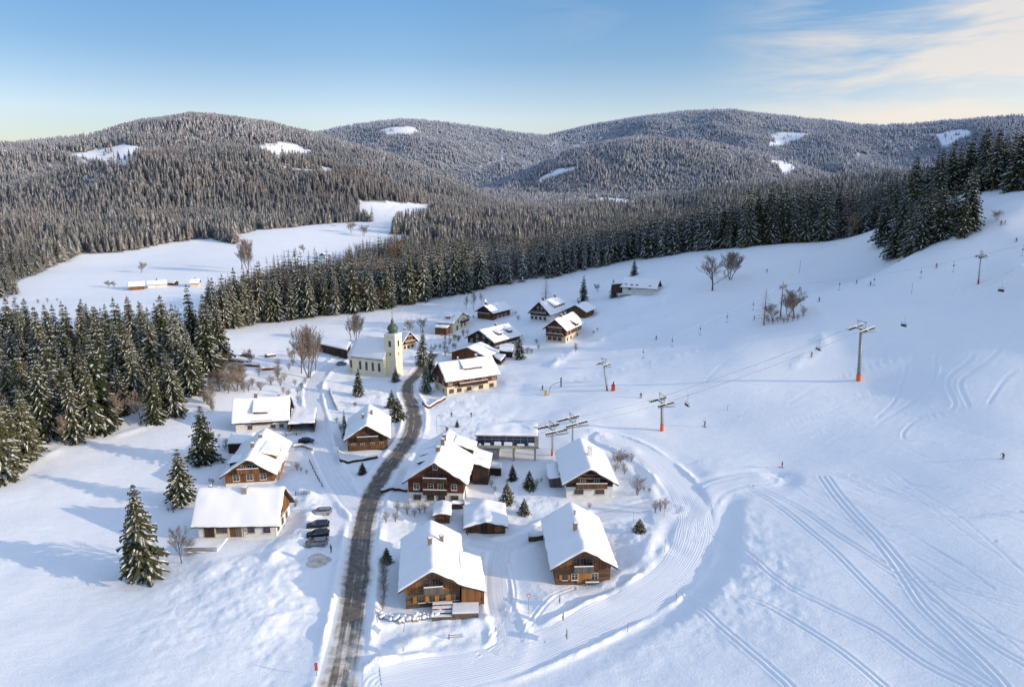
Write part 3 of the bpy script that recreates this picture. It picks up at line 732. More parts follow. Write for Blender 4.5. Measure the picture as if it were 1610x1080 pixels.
# ------ forest masses as instanced points
def gn_forest(name, P, protos, label, cat='woodland'):
    me = bpy.data.meshes.new(name); me.vertices.add(len(P)); me.vertices.foreach_set('co', P[:, :3].astype(np.float32).ravel())
    rs = np.random.RandomState(len(P)); n = len(P)
    a = me.attributes.new('hs', 'FLOAT', 'POINT'); a.data.foreach_set('value', (P[:, 3]/20).astype(np.float32))
    a = me.attributes.new('wd', 'FLOAT', 'POINT'); a.data.foreach_set('value', (P[:, 3]/20*rs.uniform(.9, 1.6, n)).astype(np.float32))
    a = me.attributes.new('rz', 'FLOAT', 'POINT'); a.data.foreach_set('value', rs.uniform(0, 6.28, n).astype(np.float32))
    kind = rs.randint(0, len(protos), n) if P.shape[1] < 8 else P[:, 7].astype(int)
    a = me.attributes.new('kind', 'INT', 'POINT'); a.data.foreach_set('value', kind.astype(np.int32))
    o = bpy.data.objects.new(name, me); link(o); tag(o, label, cat, kind='stuff')
    ng = bpy.data.node_groups.new(name, 'GeometryNodeTree'); ng.interface.new_socket('Geometry', in_out='INPUT', socket_type='NodeSocketGeometry'); ng.interface.new_socket('Geometry', in_out='OUTPUT', socket_type='NodeSocketGeometry')
    gi = ng.nodes.new('NodeGroupInput'); go = ng.nodes.new('NodeGroupOutput'); J = ng.nodes.new('GeometryNodeJoinGeometry')
    def attr(nm, t):
        q = ng.nodes.new('GeometryNodeInputNamedAttribute'); q.data_type = t; q.inputs[0].default_value = nm; return q.outputs[0]
    cx = ng.nodes.new('ShaderNodeCombineXYZ'); ng.links.new(attr('rz', 'FLOAT'), cx.inputs[2])
    sx = ng.nodes.new('ShaderNodeCombineXYZ'); wv_ = attr('wd', 'FLOAT'); ng.links.new(wv_, sx.inputs[0]); ng.links.new(wv_, sx.inputs[1]); ng.links.new(attr('hs', 'FLOAT'), sx.inputs[2])
    for k, pr in enumerate(protos):
        oi = ng.nodes.new('GeometryNodeObjectInfo'); oi.inputs[0].default_value = pr; oi.transform_space = 'ORIGINAL'
        cmp_ = ng.nodes.new('FunctionNodeCompare'); cmp_.data_type = 'INT'; cmp_.operation = 'EQUAL'; ng.links.new(attr('kind', 'INT'), cmp_.inputs[2]); cmp_.inputs[3].default_value = k
        ip = ng.nodes.new('GeometryNodeInstanceOnPoints'); ng.links.new(gi.outputs[0], ip.inputs[0]); ng.links.new(cmp_.outputs[0], ip.inputs[1])
        ng.links.new(oi.outputs['Geometry'], ip.inputs[2]); ng.links.new(cx.outputs[0], ip.inputs[5]); ng.links.new(sx.outputs[0], ip.inputs[6])
        ng.links.new(ip.outputs[0], J.inputs[0])
    ng.links.new(J.outputs[0], go.inputs[0])
    md = o.modifiers.new('wood', 'NODES'); md.node_group = ng
    return o
def proto_obj(name, V, F, FM, mats):
    o = mesh_np(name, V, F, mats, fm=FM); COL.objects.unlink(o); return o     # mesh template, not part of the scene
def merged(key, far=False):
    V, F, FM, TV, TF, H = PROTO[key]
    V2 = [tuple(v) for v in V]; k = len(V2); F2 = [tuple(f) for f in F]+[tuple(i+k for i in f) for f in TF]
    return V2+TV, F2, list(FM)+[2]*len(TF)
if True:
    PR_mid = [proto_obj('spruce_mid', *merged('mid%d' % i), [M['needle'], M['twig_snow'], M['bark']]) for i in range(3)]
    def bare_merge(key, mt, s=1.0):
        V, F, TV, TF, H = PROTO[key]; sc = 20.0/H*s; V = list(V); TV = list(TV); k = len(V)
        return proto_obj('bare', [tuple(c*sc for c in v) for v in V+TV], list(F)+[tuple(i+k for i in f) for f in TF], [0]*(len(F)+len(TF)), [mt])
    PROTO['bare_lo'] = (*bare_tree(21, 12, .42, 2, 2), 12)
    PR_mid.append(bare_merge('bare_lo', M['larch'], .8))
    PR_far = [proto_obj('spruce_far', *cone_tree(300+i, 20, [4.9, 4.2, 5.6][i], 6, 7), [M['needle_far'], M['rime']]) for i in range(3)]
    PR_vfar = [proto_obj('spruce_far', *cone_tree(310+i, 20, [6.0, 5.0, 7.0][i], 4, 6), [M['needle_far'], M['rime']]) for i in range(3)]
# ------------------------------------------------------------------ woods placed
rsf = np.random.RandomState(77)
n = len(FOR)
# nearest trees of the wood behind the village become individuals
px, py, d = FOR[:, 5], FOR[:, 6], FOR[:, 4]
front = FOR[:, 4]-np.interp(np.arctan2(FOR[:, 0], FOR[:, 1]), EA, ED)
score = FOR[:, 3]/d*np.where(front < 14, 1.6, np.where(front < 40, 1.0, .6))*((px > -20) & (px < 1630))
order = np.argsort(-score); indiv = order[:140]
mask = np.ones(n, bool); mask[indiv] = False
for i in indiv:
    x, y, z, h = FOR[i, :4]; p = px[i]
    if p < 420: lb, gp = 'snowy spruce of the wood edge behind the log piles left of the church', 'spruces of the wood edge left of the church'
    elif p < 1000: lb, gp = 'tall spruce in the front of the dark wood behind the church and chalets', 'spruces of the wood edge behind the village'
    elif p < 1360: lb, gp = 'frosted spruce in the front row of the wood above the upper piste', 'spruces of the wood edge above the piste'
    else: lb, gp = 'tall frosted spruce of the wood on the upper right hillside', 'spruces of the upper right hillside'
    tree('spruce', 'hi%d' % rsf.randint(7) if d[i] < 420 else 'mid%d' % rsf.randint(3), 'spruce', (x, y, z-.3), h*1.12, lb, 'tree', gp, rsf.uniform(.85, 1.1))
R = FOR[mask]
kind = rsf.choice([0, 1, 2, 3], len(R), p=[.35, .34, .27, .04])
# larch/birch patches
kind = np.where((R[:, 5] < 760) & (R[:, 5] > 380) & (rsf.rand(len(R)) < .14), 3, kind)
R8 = np.concatenate([R, kind[:, None]], 1)
m1 = R[:, 4] < 900; m2 = (R[:, 4] >= 900) & (R[:, 4] < 2200); m3 = R[:, 4] >= 2200
gn_forest('spruce_wood', R8[m1], PR_mid, 'dense snow-dusted spruce wood behind the village')
Rf = R.copy(); gn_forest('distant_wood', Rf[m2], PR_far, 'mixed spruce wood covering the slopes across the valley')
gn_forest('hill_wood', Rf[m3], PR_vfar, 'frosted spruce woods covering the far hills')
# --- left stand: polygon of ground pixels
def stand(poly, n, seed, hmin, hmax, label, group, back=0, keys=('hi0', 'hi1', 'hi2', 'hi3', 'hi4', 'hi5', 'hi6'), mind=4.0, wide=1.0):
    rs = np.random.RandomState(seed); P = np.array([[*hit(*p)[:2]] for p in poly]); lo, hi = P.min(0), P.max(0); got = []
    for _ in range(20000):
        if len(got) >= n: break
        q = rs.uniform(lo, hi)
        if not inpoly(np.array([q[0]]), np.array([q[1]]), [tuple(v) for v in P])[0]: continue
        if any((q[0]-g[0])**2+(q[1]-g[1])**2 < mind**2 for g in got): continue
        got.append(q)
    for q in got:
        z = float(gz(q[0], q[1])); tree('spruce', keys[rs.randint(len(keys))], 'spruce', (q[0], q[1], z-.25), rs.uniform(hmin, hmax), label, 'tree', group, wide*rs.uniform(.85, 1.15))
    return got
LEFT = [(-60,775),(0,750),(60,720),(150,690),(215,668),(270,655),(292,625),(335,600),(352,560),(330,545),(250,540),(120,545),(0,550),(-60,560)]
G1 = stand(LEFT, 118, 3, 16, 28, 'snow-laden spruce in the dense sunlit stand at the left edge above the blue shaded meadow', 'spruces of the stand at the left edge', mind=3.7, wide=1.05)
for k, (a, b_, h) in enumerate([(8,752,25),(45,722,20),(118,694,22),(245,664,19),(276,652,20),(330,590,27),(347,570,26)]):
    p = hit(a, b_); tree('spruce', 'hi%d' % ((k*3+1) % 4), 'spruce', p-Vector((0, 0, .3)), h, 'snow-laden spruce in the dense sunlit stand at the left edge above the blue shaded meadow', 'tree', 'spruces of the stand at the left edge')
for a, b_, h in [(186,676,11),(222,668,10),(105,700,9)]:
    tree('bare_tree', 'bare0', 'bare', hit(a, b_), h, 'rusty bare broadleaf tree at the foot of the left spruce stand', 'tree', 'bare trees at the foot of the left stand')
# --- clump in front of the upper-right wood
stand([(1368,398),(1400,404),(1450,394),(1500,380),(1532,368),(1500,352),(1440,358),(1400,372)], 20, 9, 19, 25, 'dark spruce of the dense clump standing out on the upper piste', 'spruces of the clump on the upper piste', mind=4.2, wide=1.15)
# --- single trees
SPRUCES = [(227,905,None,745,'hi3','tall snow-laden spruce nearest the camera in the shaded left meadow',1.4),
 (287,790,None,698,'hi3','heavily snowed spruce between the tall lone spruce and the white long house',1.35),
 (322,727,None,630,'hi0','broad dark spruce behind the brown chalet with the dormer',1.4),
 (563,622,None,575,'hi0','lone spruce on the snow below the church nave',1.2),
 (616,642,None,610,'hi2','left spruce of the pair beside the road bend',1.74),(626,660,None,622,'hi1','right spruce of the pair beside the road bend',1.74),
 (664,575,None,514,'hi0','tall spruce behind the road beside the little chalet near the church',1.0),
 (677,600,None,538,'hi2','slim spruce between the road bend and the long cream chalet',.95),(670,617,None,560,'hi3','frosted spruce by the road left of the long cream chalet',1.0),
 (622,600,None,576,'hi3','little spruce in front of the church tower',1.59),
 (917,474,None,431,'hi2','dark conical spruce behind the topmost chalets',1.1),
 (817,564,None,525,'hi1','snowy spruce right of the dark village chalet',1.1),
 (608,884,None,856,'hi2','small dark spruce left of the foreground farmhouse',2.03),
 (797,792,None,752,'hi3','snowy young spruce behind the wide shed',1.74),(832,768,None,736,'hi0','young dark spruce in the yard below the lift station',1.89),
 (806,755,None,726,'hi2','young spruce close under the lift station platform',1.74),(824,808,None,780,'hi1','small snowy spruce in the yard between shed and chalet',1.74),
 (1006,835,None,812,'hi1','small bushy spruce inside the bend of the piste track',2.32),
 (1283,0,0,0,None,None,0),
 (719,671,None,658,'hi2','tiny spruce above the big brown chalet',1.74),(570,745,None,724,'hi2','small spruce by the path junction below the little chalet',2.17),
 (543,690,None,640,'hi3','slim frosted tree left of the little roadside chalet',.6),
 (997,433,None,406,'hi0','dark spruce behind the upper white farmhouse',1.3),
 (965,468,None,438,'hi3','frosted roundish tree left of the upper white farmhouse',1.2),
 (623,758,0,0,None,None,0),(571,345,None,325,'mid1','lone spruce on the far meadow below the wood',1.2),(585,348,None,322,'mid0','lone spruce pair tree on the upper far meadow',1.1),
 (463,404,None,388,'mid2','small lone spruce on the far meadow',1.3),(1513,372,None,305,'hi2','free-standing dark spruce at the right end of the upper clump',1.15)]
for a, b_, _, top, key, lb, wd in SPRUCES:
    if key is None: continue
    p = hit(a, b_); dz = p.y*CP-(p.z-CAMZ)*SP; H = (b_-top)*dz/FPX/cos(PITCH)*.985
    tree('spruce', key, 'spruce', p-Vector((0, 0, .2)), H, lb, 'tree', None, wd)
BT = [(1120,457,398,'bare0','big bare broadleaf tree on the snow slope, left of a close pair',1.6),(1148,440,393,'bare1','bare broadleaf tree on the snow slope, right of a close pair',1.5),
 (1201,511,452,'larch','bare larch left of the small lift pylon',1.3),(1215,505,475,'bare2','low bare tree beside the small lift pylon',1.5),(1249,500,447,'bare0','bare tree right of the small lift pylon',1.5),(1240,498,458,'bare1','second bare tree right of the small lift pylon',1.4),(1263,497,478,'bush','low bare shrub at the right end of the pylon thicket',1.1),
 (486,594,504,'bare1','tall bare tree beside the lane left of the church',.95),(474,587,520,'bare0','smaller bare tree just left of the tall one by the church lane',1.0),(496,584,525,'bare0','bare tree right behind the tall one by the church lane',.8),
 (561,537,490,'bare1','bare trees behind the church nave roof',1.0),(552,536,500,'bare0','bare tree behind the church apse',1.0),
 (390,431,373,'bare1','big bare tree standing on the far meadow',.9),(380,424,385,'bare0','smaller bare tree beside the big one on the far meadow',1.0),
 (222,429,410,'bare2','round bare tree on the far meadow above the farm',1.2),(858,474,434,'larch','brown larch behind the topmost chalets',1.3),
 (478,398,383,'bare2','bare tree in the middle of the far meadow',1.2),(552,366,346,'bare2','bare tree under the far wood edge',1.3),(572,372,352,'bare2','second bare tree under the far wood edge',1.3),(628,360,330,'bare1','bare tree on the upper far meadow',.9),
 (286,885,812,'bare0','frosted bare tree in front of the white long house',.9),(300,868,840,'bush','frosted shrub at the corner of the terrace',1.2),
 (972,735,700,'bare2','frosted bare tree behind the white-based chalet',1.2),(1002,778,742,'bush','bare bush right of the white-based chalet',1.3),
 (745,488,455,'bare0','thin bare tree left of the bell-tower chalet',.7),(733,489,462,'bare0','thin bare tree behind the cream villa',.6),(757,480,458,'bare0','bare tree behind the bell-tower chalet',.7),
 (940,459,444,'bare2','small frosted tree below the upper farmhouse',1.2),(644,525,500,'bare2','round frosted tree behind the little chalet near the church',1.1),(663,522,497,'bare2','frosted tree left of the cream villa',1.1),
 (1567,347,328,'bare2','small bare tree beside the skiers at the upper right',1.4),(172,452,440,'bare2','bare tree left of the far barn',1.3),(180,452,441,'bare2','second bare tree left of the far barn',1.3)]
for a, b_, top, key, lb, wd in BT:
    p = hit(a, b_); dz = p.y*CP-(p.z-CAMZ)*SP; H = (b_-top)*dz/FPX/cos(PITCH)*.95
    H0 = PROTO[key][-1]; zt = max(v[2] for v in PROTO[key][0]); nm = {'bush': 'shrub', 'larch': 'larch'}.get(key, 'bare_tree')
    tree(nm, key, 'bare', p-Vector((0, 0, .1)), H*H0/zt, lb, 'tree' if nm != 'shrub' else 'shrub', None, wd)
for i in range(26):      # rusty scrub at the left stand's end and along lanes
    a, b_ = random.choice([(345, 600), (362, 585), (350, 620), (377, 610), (395, 600), (330, 640), (340, 615)]); a += random.uniform(-14, 14); b_ += random.uniform(-9, 9)
    tree('shrub', 'bush', 'bare', hit(a, b_), random.uniform(2, 5), 'frosted bare shrub in the scrub above the long chalet on the left', 'shrub', 'shrubs of the scrub above the left chalets')
for lb, gp, pts in [('snowy bare shrub of the hedge left of the foreground farmhouse', 'shrubs of the hedge left of the foreground farmhouse', [(603,900),(605,912),(603,924),(604,936),(603,948),(602,960)]),
    ('bare shrub in the garden above the foreground farmhouse', 'shrubs in the garden above the foreground farmhouse', [(625,806),(640,808),(652,812),(660,808),(668,806),(607,822),(622,820)]),
    ('bare shrub in the thicket around the small lift pylon', 'shrubs around the small lift pylon', [(1222,506),(1232,508),(1208,508),(1246,505),(1215,509),(1227,504),(1238,507),(1254,503),(1205,505)]),
    ('frosted shrub beside the lower village lane', 'shrubs beside the village lane', [(468,620),(474,612),(480,604),(468,632)]),
    ('low dark shrub on the bank above the long cream chalet', 'shrubs above the long cream chalet', [(703,552),(712,546),(708,540),(720,538),(716,548),(700,560)]),
    ('bare shrub along the brown wood edge at the far left meadow', 'shrubs at the far left meadow', [(12,470),(24,475),(60,478),(75,476),(40,480),(90,474)]),
    ('snowy shrub inside the bend of the piste track', 'shrubs inside the piste bend', [(1030,806),(1038,804),(1046,800),(975,728),(980,738)])]:
    for a, b_ in pts: p = hit(a, b_); tree('shrub', 'bush', 'bare', p, random.uniform(1.8, 3.0)*max(1, p.y/330), lb, 'shrub', gp)
def scatter(lb, gp, cs, n, hmin, hmax, sx=9, sy=6, key='bush', nm='shrub', cat='shrub', kind_='bare'):
    for i in range(n):
        a, b_ = cs[i % len(cs)]; p = hit(a+random.uniform(-sx, sx), b_+random.uniform(-sy, sy))
        if min(float(np.abs(seg_dist(np.array([p.x]), np.array([p.y]), L, 6)[0][0])) for _, L, _, _ in ROADS) < 4.2: continue
        if any((p.x-q[0])**2+(p.y-q[1])**2 < (q[2]*.55)**2 for q in PADXY): continue
        tree(nm, key, kind_, p-Vector((0, 0, .1)), random.uniform(hmin, hmax), lb, cat, gp, random.uniform(.9, 1.5) if kind_ == 'bare' else 1.3)
scatter('dark frosted bush in the gardens between the church and the cream chalet', 'bushes in the gardens below the upper village', [(705, 552), (715, 540), (722, 531), (700, 535), (735, 530), (690, 548)], 20, 1.6, 3.4)
scatter('snowy bush in the gardens around the top chalets', 'bushes around the top chalets', [(848, 545), (832, 556), (905, 548), (845, 500), (812, 500), (740, 505), (815, 545), (940, 520)], 16, 1.4, 2.8)
scatter('bare bush by the lane left of the church', 'bushes left of the church', [(440, 585), (452, 600), (462, 580), (430, 600), (470, 560), (455, 560), (445, 625), (410, 615)], 18, 1.8, 4.0, 12, 8)
scatter('snowy bush in the yards around the lift station and chalets', 'bushes in the lower yards', [(985, 725), (975, 745), (1010, 760), (845, 760), (775, 770), (1015, 770), (860, 690), (925, 800)], 14, 1.0, 2.4)
scatter('small bush in the garden beside the orange-brown chalet', 'bushes beside the left chalets', [(480, 745), (472, 735), (500, 715), (460, 800), (352, 705), (340, 690), (330, 760), (270, 800)], 16, 1.0, 2.6, 7, 6)
scatter('low bush beside the lone brown log chalet', 'bushes around the lone log chalet', [(535, 660), (540, 680), (610, 655), (560, 640), (600, 738), (575, 745)], 10, 1.0, 2.2, 6, 5)
scatter('rusty bare tree in the strip behind the log piles', 'bare trees behind the log piles', [(350, 590), (365, 610), (380, 600), (340, 620), (395, 575)], 9, 4, 8, 8, 6, 'bare2', 'bare_tree', 'tree')
print('individual trees', NT[0])
# ------------------------------------------------------------------ building materials
def planks(name, c1, c2, w=.22, horiz=False, dark=.35):
    m, nt, b = mat(name); v = tc(nt); sep = N(nt, 'ShaderNodeSeparateXYZ'); nt.links.new(v, sep.inputs[0])
    s = sep.outputs[2] if horiz else math_(nt, 'ADD', sep.outputs[0], sep.outputs[1])
    q = math_(nt, 'DIVIDE', s, w); fl = math_(nt, 'FLOOR', q); fr = math_(nt, 'FRACT', q)
    wn = N(nt, 'ShaderNodeTexWhiteNoise', noise_dimensions='1D'); nt.links.new(fl, wn.inputs[1])
    stv = mapping(nt, v, (1, 1, 9) if horiz else (7, 7, .6)); g = noise(nt, stv, 1.3, 4, .6); big = noise(nt, v, .35, 3)
    f = math_(nt, 'ADD', math_(nt, 'MULTIPLY', wn.outputs[0], .4), math_(nt, 'ADD', math_(nt, 'MULTIPLY', g, .35), math_(nt, 'MULTIPLY', big, .35)))
    c = ramp(nt, f, [(.25, c1), (.8, c2)])
    gap = math_(nt, 'LESS_THAN', fr, .10); c = mixc(nt, math_(nt, 'MULTIPLY', gap, .7), c, tuple(x*dark*.4 for x in c1))
    nt.links.new(c, b.inputs['Base Color']); inp(b, Roughness=.8); b.inputs['Specular IOR Level'].default_value = .2
    h = math_(nt, 'SUBTRACT', math_(nt, 'PINGPONG', q, .5) if horiz else g, math_(nt, 'MULTIPLY', gap, .8)); bump(nt, b, h, .6, .04)
    return m
M['wood_warm'] = planks('sunburnt_boards', (.095, .042, .020), (.31, .145, .062))
M['wood_brown'] = planks('brown_boards', (.065, .030, .017), (.20, .095, .045))
M['wood_dark'] = planks('dark_boards', (.030, .020, .016), (.085, .052, .036))
M['wood_red'] = planks('reddish_boards', (.075, .026, .016), (.17, .062, .034))
M['log_grey'] = planks('weathered_logs', (.055, .040, .030), (.17, .125, .090), .38, True)
M['log_brown'] = planks('brown_logs', (.060, .036, .022), (.19, .115, .065), .34, True)
M['wood_orange'] = planks('shutter_boards', (.28, .12, .04), (.46, .22, .08), .15)
M['grey_board'] = planks('grey_boards', (.075, .068, .062), (.20, .18, .16), .18)
M['plaster'] = simple('white_plaster', (.66, .64, .60), .85, 0, .12, .8, .25, 6)
M['cream'] = simple('cream_plaster', (.62, .53, .38), .85, 0, .10, .8, .25, 6)
M['church'] = simple('church_plaster', (.78, .69, .48), .85, 0, .06, .5, .2, 6)
M['church_pale'] = simple('pale_church_trim', (.76, .72, .62), .85, 0, .05, .5)
M['fascia'] = simple('dark_fascia', (.075, .045, .030), .8, 0, .3, 2)
M['fascia_l'] = simple('light_fascia', (.20, .13, .08), .8, 0, .3, 2)
M['frame'] = simple('window_frame', (.60, .57, .50), .6, 0, .05)
M['frame_b'] = simple('brown_window_frame', (.16, .09, .05), .6, 0, .15)
M['brick'] = simple('chimney_masonry', (.20, .14, .11), .9, 0, .35, 5, .5, 20)
M['stone'] = simple('stone', (.30, .27, .23), .9, 0, .3, 2, .6, 10)
M['concrete'] = simple('concrete', (.36, .35, .33), .85, 0, .2, 1.2, .3, 8)
M['steel'] = simple('galvanised_steel', (.30, .32, .31), .45, .6, .2, 2)
M['steel_green'] = simple('green_grey_paint', (.23, .245, .235), .5, .2, .2, 2)
M['black'] = simple('black_plastic', (.02, .02, .022), .5, 0, .2)
M['red'] = simple('red_paint', (.50, .045, .02), .5, 0, .15)
M['orange'] = simple('orange_padding', (.72, .13, .03), .6, 0, .15)
M['yellow'] = simple('yellow_paint', (.62, .36, .05), .5, 0, .15)
M['copper'] = simple('green_copper', (.07, .105, .07), .5, .2, .35, 2.5, .3, 6)
M['blueglass'] = simple('dark_blue_cladding', (.022, .030, .075), .3, 0, .4, 1.2)
M['gold'] = simple('gilding', (.8, .55, .2), .3, .9, .05)
m, nt, b = mat('window_glass'); inp(b, Roughness=.12); g = noise(nt, tc(nt), 1.3, 2); nt.links.new(ramp(nt, g, [(.35, (.015, .017, .022)), (.7, (.085, .085, .09))]), b.inputs['Base Color']); M['glass'] = m
# ------------------------------------------------------------------ small mesh builder
class MB:
    def __init__(s): s.V = []; s.F = []; s.m = []
    def box(s, x0, x1, y0, y1, z0, z1, mi=0):
        k = len(s.V); s.V += [(x0, y0, z0), (x1, y0, z0), (x1, y1, z0), (x0, y1, z0), (x0, y0, z1), (x1, y0, z1), (x1, y1, z1), (x0, y1, z1)]
        s.F += [tuple(k+i for i in f) for f in ((0, 3, 2, 1), (4, 5, 6, 7), (0, 1, 5, 4), (1, 2, 6, 5), (2, 3, 7, 6), (3, 0, 4, 7))]; s.m += [mi]*6; return s
    def prism(s, prof, y0, y1, mi=0, axis='y'):
        """profile in (x,z) swept along y (or profile (y,z) swept along x)"""
        k = len(s.V); n = len(prof)
        for yy in (y0, y1):
            for a, b_ in prof: s.V.append((a, yy, b_) if axis == 'y' else ((yy, a, b_) if axis == 'x' else (a, b_, yy)))
        fl = (lambda f: f) if axis == 'y' else (lambda f: tuple(reversed(f)))
        if axis == 'z': fl = lambda f: f
        s.F.append(fl(tuple(range(k, k+n)))); s.F.append(fl(tuple(range(k+2*n-1, k+n-1, -1))))
        for i in range(n): j = (i+1) % n; s.F.append(fl((k+j, k+i, k+n+i, k+n+j)))
        s.m += [mi]*(n+2); return s
    def tube(s, p, q, r0, r1=None, n=6, mi=0, cap=True):
        k0 = len(s.F); V = []; F = []; tube(V, F, p, q, r0, r0 if r1 is None else r1, n); k = len(s.V); s.V += V; s.F += [tuple(i+k for i in f) for f in F]
        if cap and V: s.F += [tuple(k+i for i in reversed(range(n))), tuple(k+n+i for i in range(n))]
        s.m += [mi]*(len(s.F)-k0); return s
    def lathe(s, prof, n=16, mi=0, c=(0, 0)):
        k = len(s.V)
        for r_, z in prof:
            for i in range(n): a = 2*pi*i/n; s.V.append((c[0]+r_*cos(a), c[1]+r_*sin(a), z))
        for j in range(len(prof)-1):
            for i in range(n): i2 = (i+1) % n; s.F.append((k+j*n+i, k+j*n+i2, k+(j+1)*n+i2, k+(j+1)*n+i)); s.m.append(mi)
        return s
    def build(s, name, mats, parent=None, smooth=False, fix=True, bevel=0, loc=None):
        me = bpy.data.meshes.new(name); me.from_pydata([tuple(v) for v in s.V], [], s.F)
        for m_ in (mats if isinstance(mats, (list, tuple)) else [mats]): me.materials.append(m_)
        me.polygons.foreach_set('material_index', s.m)
        if fix:
            bm = bmesh.new(); bm.from_mesh(me); bmesh.ops.recalc_face_normals(bm, faces=bm.faces)
            if bevel: bmesh.ops.bevel(bm, geom=bm.edges[:], offset=bevel, segments=2, affect='EDGES', clamp_overlap=True)
            bm.to_mesh(me); bm.free()
        if smooth: me.polygons.foreach_set('use_smooth', np.ones(len(me.polygons), bool))
        o = bpy.data.objects.new(name, me)
        if loc: o.location = loc
        return link(o, parent)
def snow_slab(name, parent, P, t=.38, nx=16, ny=22, rim=.30, seed=0, amp=.19, sag=0.0, mat_=None):
    """snow blanket over a patch: P(u,v)->(x,y,z); u,v in 0..1; rounded rim"""
    V = []; F = []; r = random.Random(seed)
    p00, p10, p01 = Vector(P(0, 0)), Vector(P(1, 0)), Vector(P(0, 1)); lx = max(.1, (p10-p00).length); ly = max(.1, (p01-p00).length)
    def ax(n, l):
        e = min(.2, rim/l); return [0, e*.25, e*.6, e]+[e+(1-2*e)*i/(n-1) for i in range(1, n-1)]+[1-e, 1-e*.6, 1-e*.25, 1]
    us = ax(nx, lx); vs = ax(ny, ly); n1_, n2_ = len(us), len(vs)
    U, Vv = np.meshgrid(us, vs); pos = np.array([P(u, v_) for v_ in vs for u in us])
    dm = np.minimum(np.minimum(U, 1-U)*lx, np.minimum(Vv, 1-Vv)*ly).ravel()
    h = t*np.sqrt(np.clip(1-(1-np.clip(dm/rim, 0, 1))**2, 0, 1))*(1+amp*2*fbm(pos[:, 0]+seed*7, pos[:, 1], 2.6, 2, seed % 9))
    top = pos.copy(); top[:, 2] += h
    wob = .16*vnoise(pos[:, 0]*.9+seed, pos[:, 1]*1.1, 4)*(dm < 1e-4); top[:, 0] += wob; top[:, 1] += wob
    idx = np.arange(n1_*n2_).reshape(n2_, n1_)
    F = np.stack([idx[:-1, :-1], idx[:-1, 1:], idx[1:, 1:], idx[1:, :-1]], -1).reshape(-1, 4)
    a = Vector(top[idx[0, 1]])-Vector(top[idx[0, 0]]); b_ = Vector(top[idx[1, 0]])-Vector(top[idx[0, 0]])
    if a.cross(b_).z < 0: F = F[:, ::-1]
    return mesh_np(name, top, F, mat_ or M['roofsnow'], parent, smooth=True)
# ------------------------------------------------------------------ house solver: eaves and ridge measured in the photo -> metres
CAMV = Vector((0, 0, CAMZ))
def solve_house(S):
    P1, P2 = S['P1'], S['P2']; E = S['EL'] or S['ER']; base = S['base']; og, oe = S.get('og', .9), S.get('oe', 1.0)
    G = hit(*base); z0 = G.z if 'z0' not in S else S['z0']
    def calc(hr):
        A = on_z(*P1, z0+hr); B = on_z(*P2, z0+hr); d = (B-A); L = d.length; d.normalize(); rt = Vector((d.y, -d.x, 0))
        def lat(e):
            r = Vector(ray(*e)); t = ((A-CAMV).dot(d))/r.dot(d); p = CAMV+r*t; return (p-A).dot(rt), p.z-z0
        l = lat(S['EL']) if S.get('EL') else None; r_ = lat(S['ER']) if S.get('ER') else None
        if l is None: l = (-r_[0], r_[1])
        if r_ is None: r_ = (-l[0], l[1])
        return A, B, L, d, rt, l, r_
    best = None
    if 'hr' in S: best = S['hr']
    else:
        lo, bestv = None, 1e9
        for hr in np.arange(3.0, 17, .1):
            A, B, L, d, rt, l, r_ = calc(hr)
            if S['mode'] == 'gable': e = abs((G-A).dot(d)-og)
            else:
                side = (G-A).dot(rt); e = abs(side-(l[0]+oe)) if S.get('side', 'L') == 'L' else abs(side-(r_[0]-oe))
            if e < bestv: bestv, best = e, hr
    A, B, L, d, rt, l, r_ = calc(best)
    if 'w' in S: l = (-S['w'], S['he']); r_ = (S['w'], S['he'])
    return dict(A=A, L=S.get('L', L), d=d, wl=-l[0], hl=l[1], wr=r_[0], hr_=r_[1], h=best, z0=z0)
HOUSES = {}
SOLVED = {}
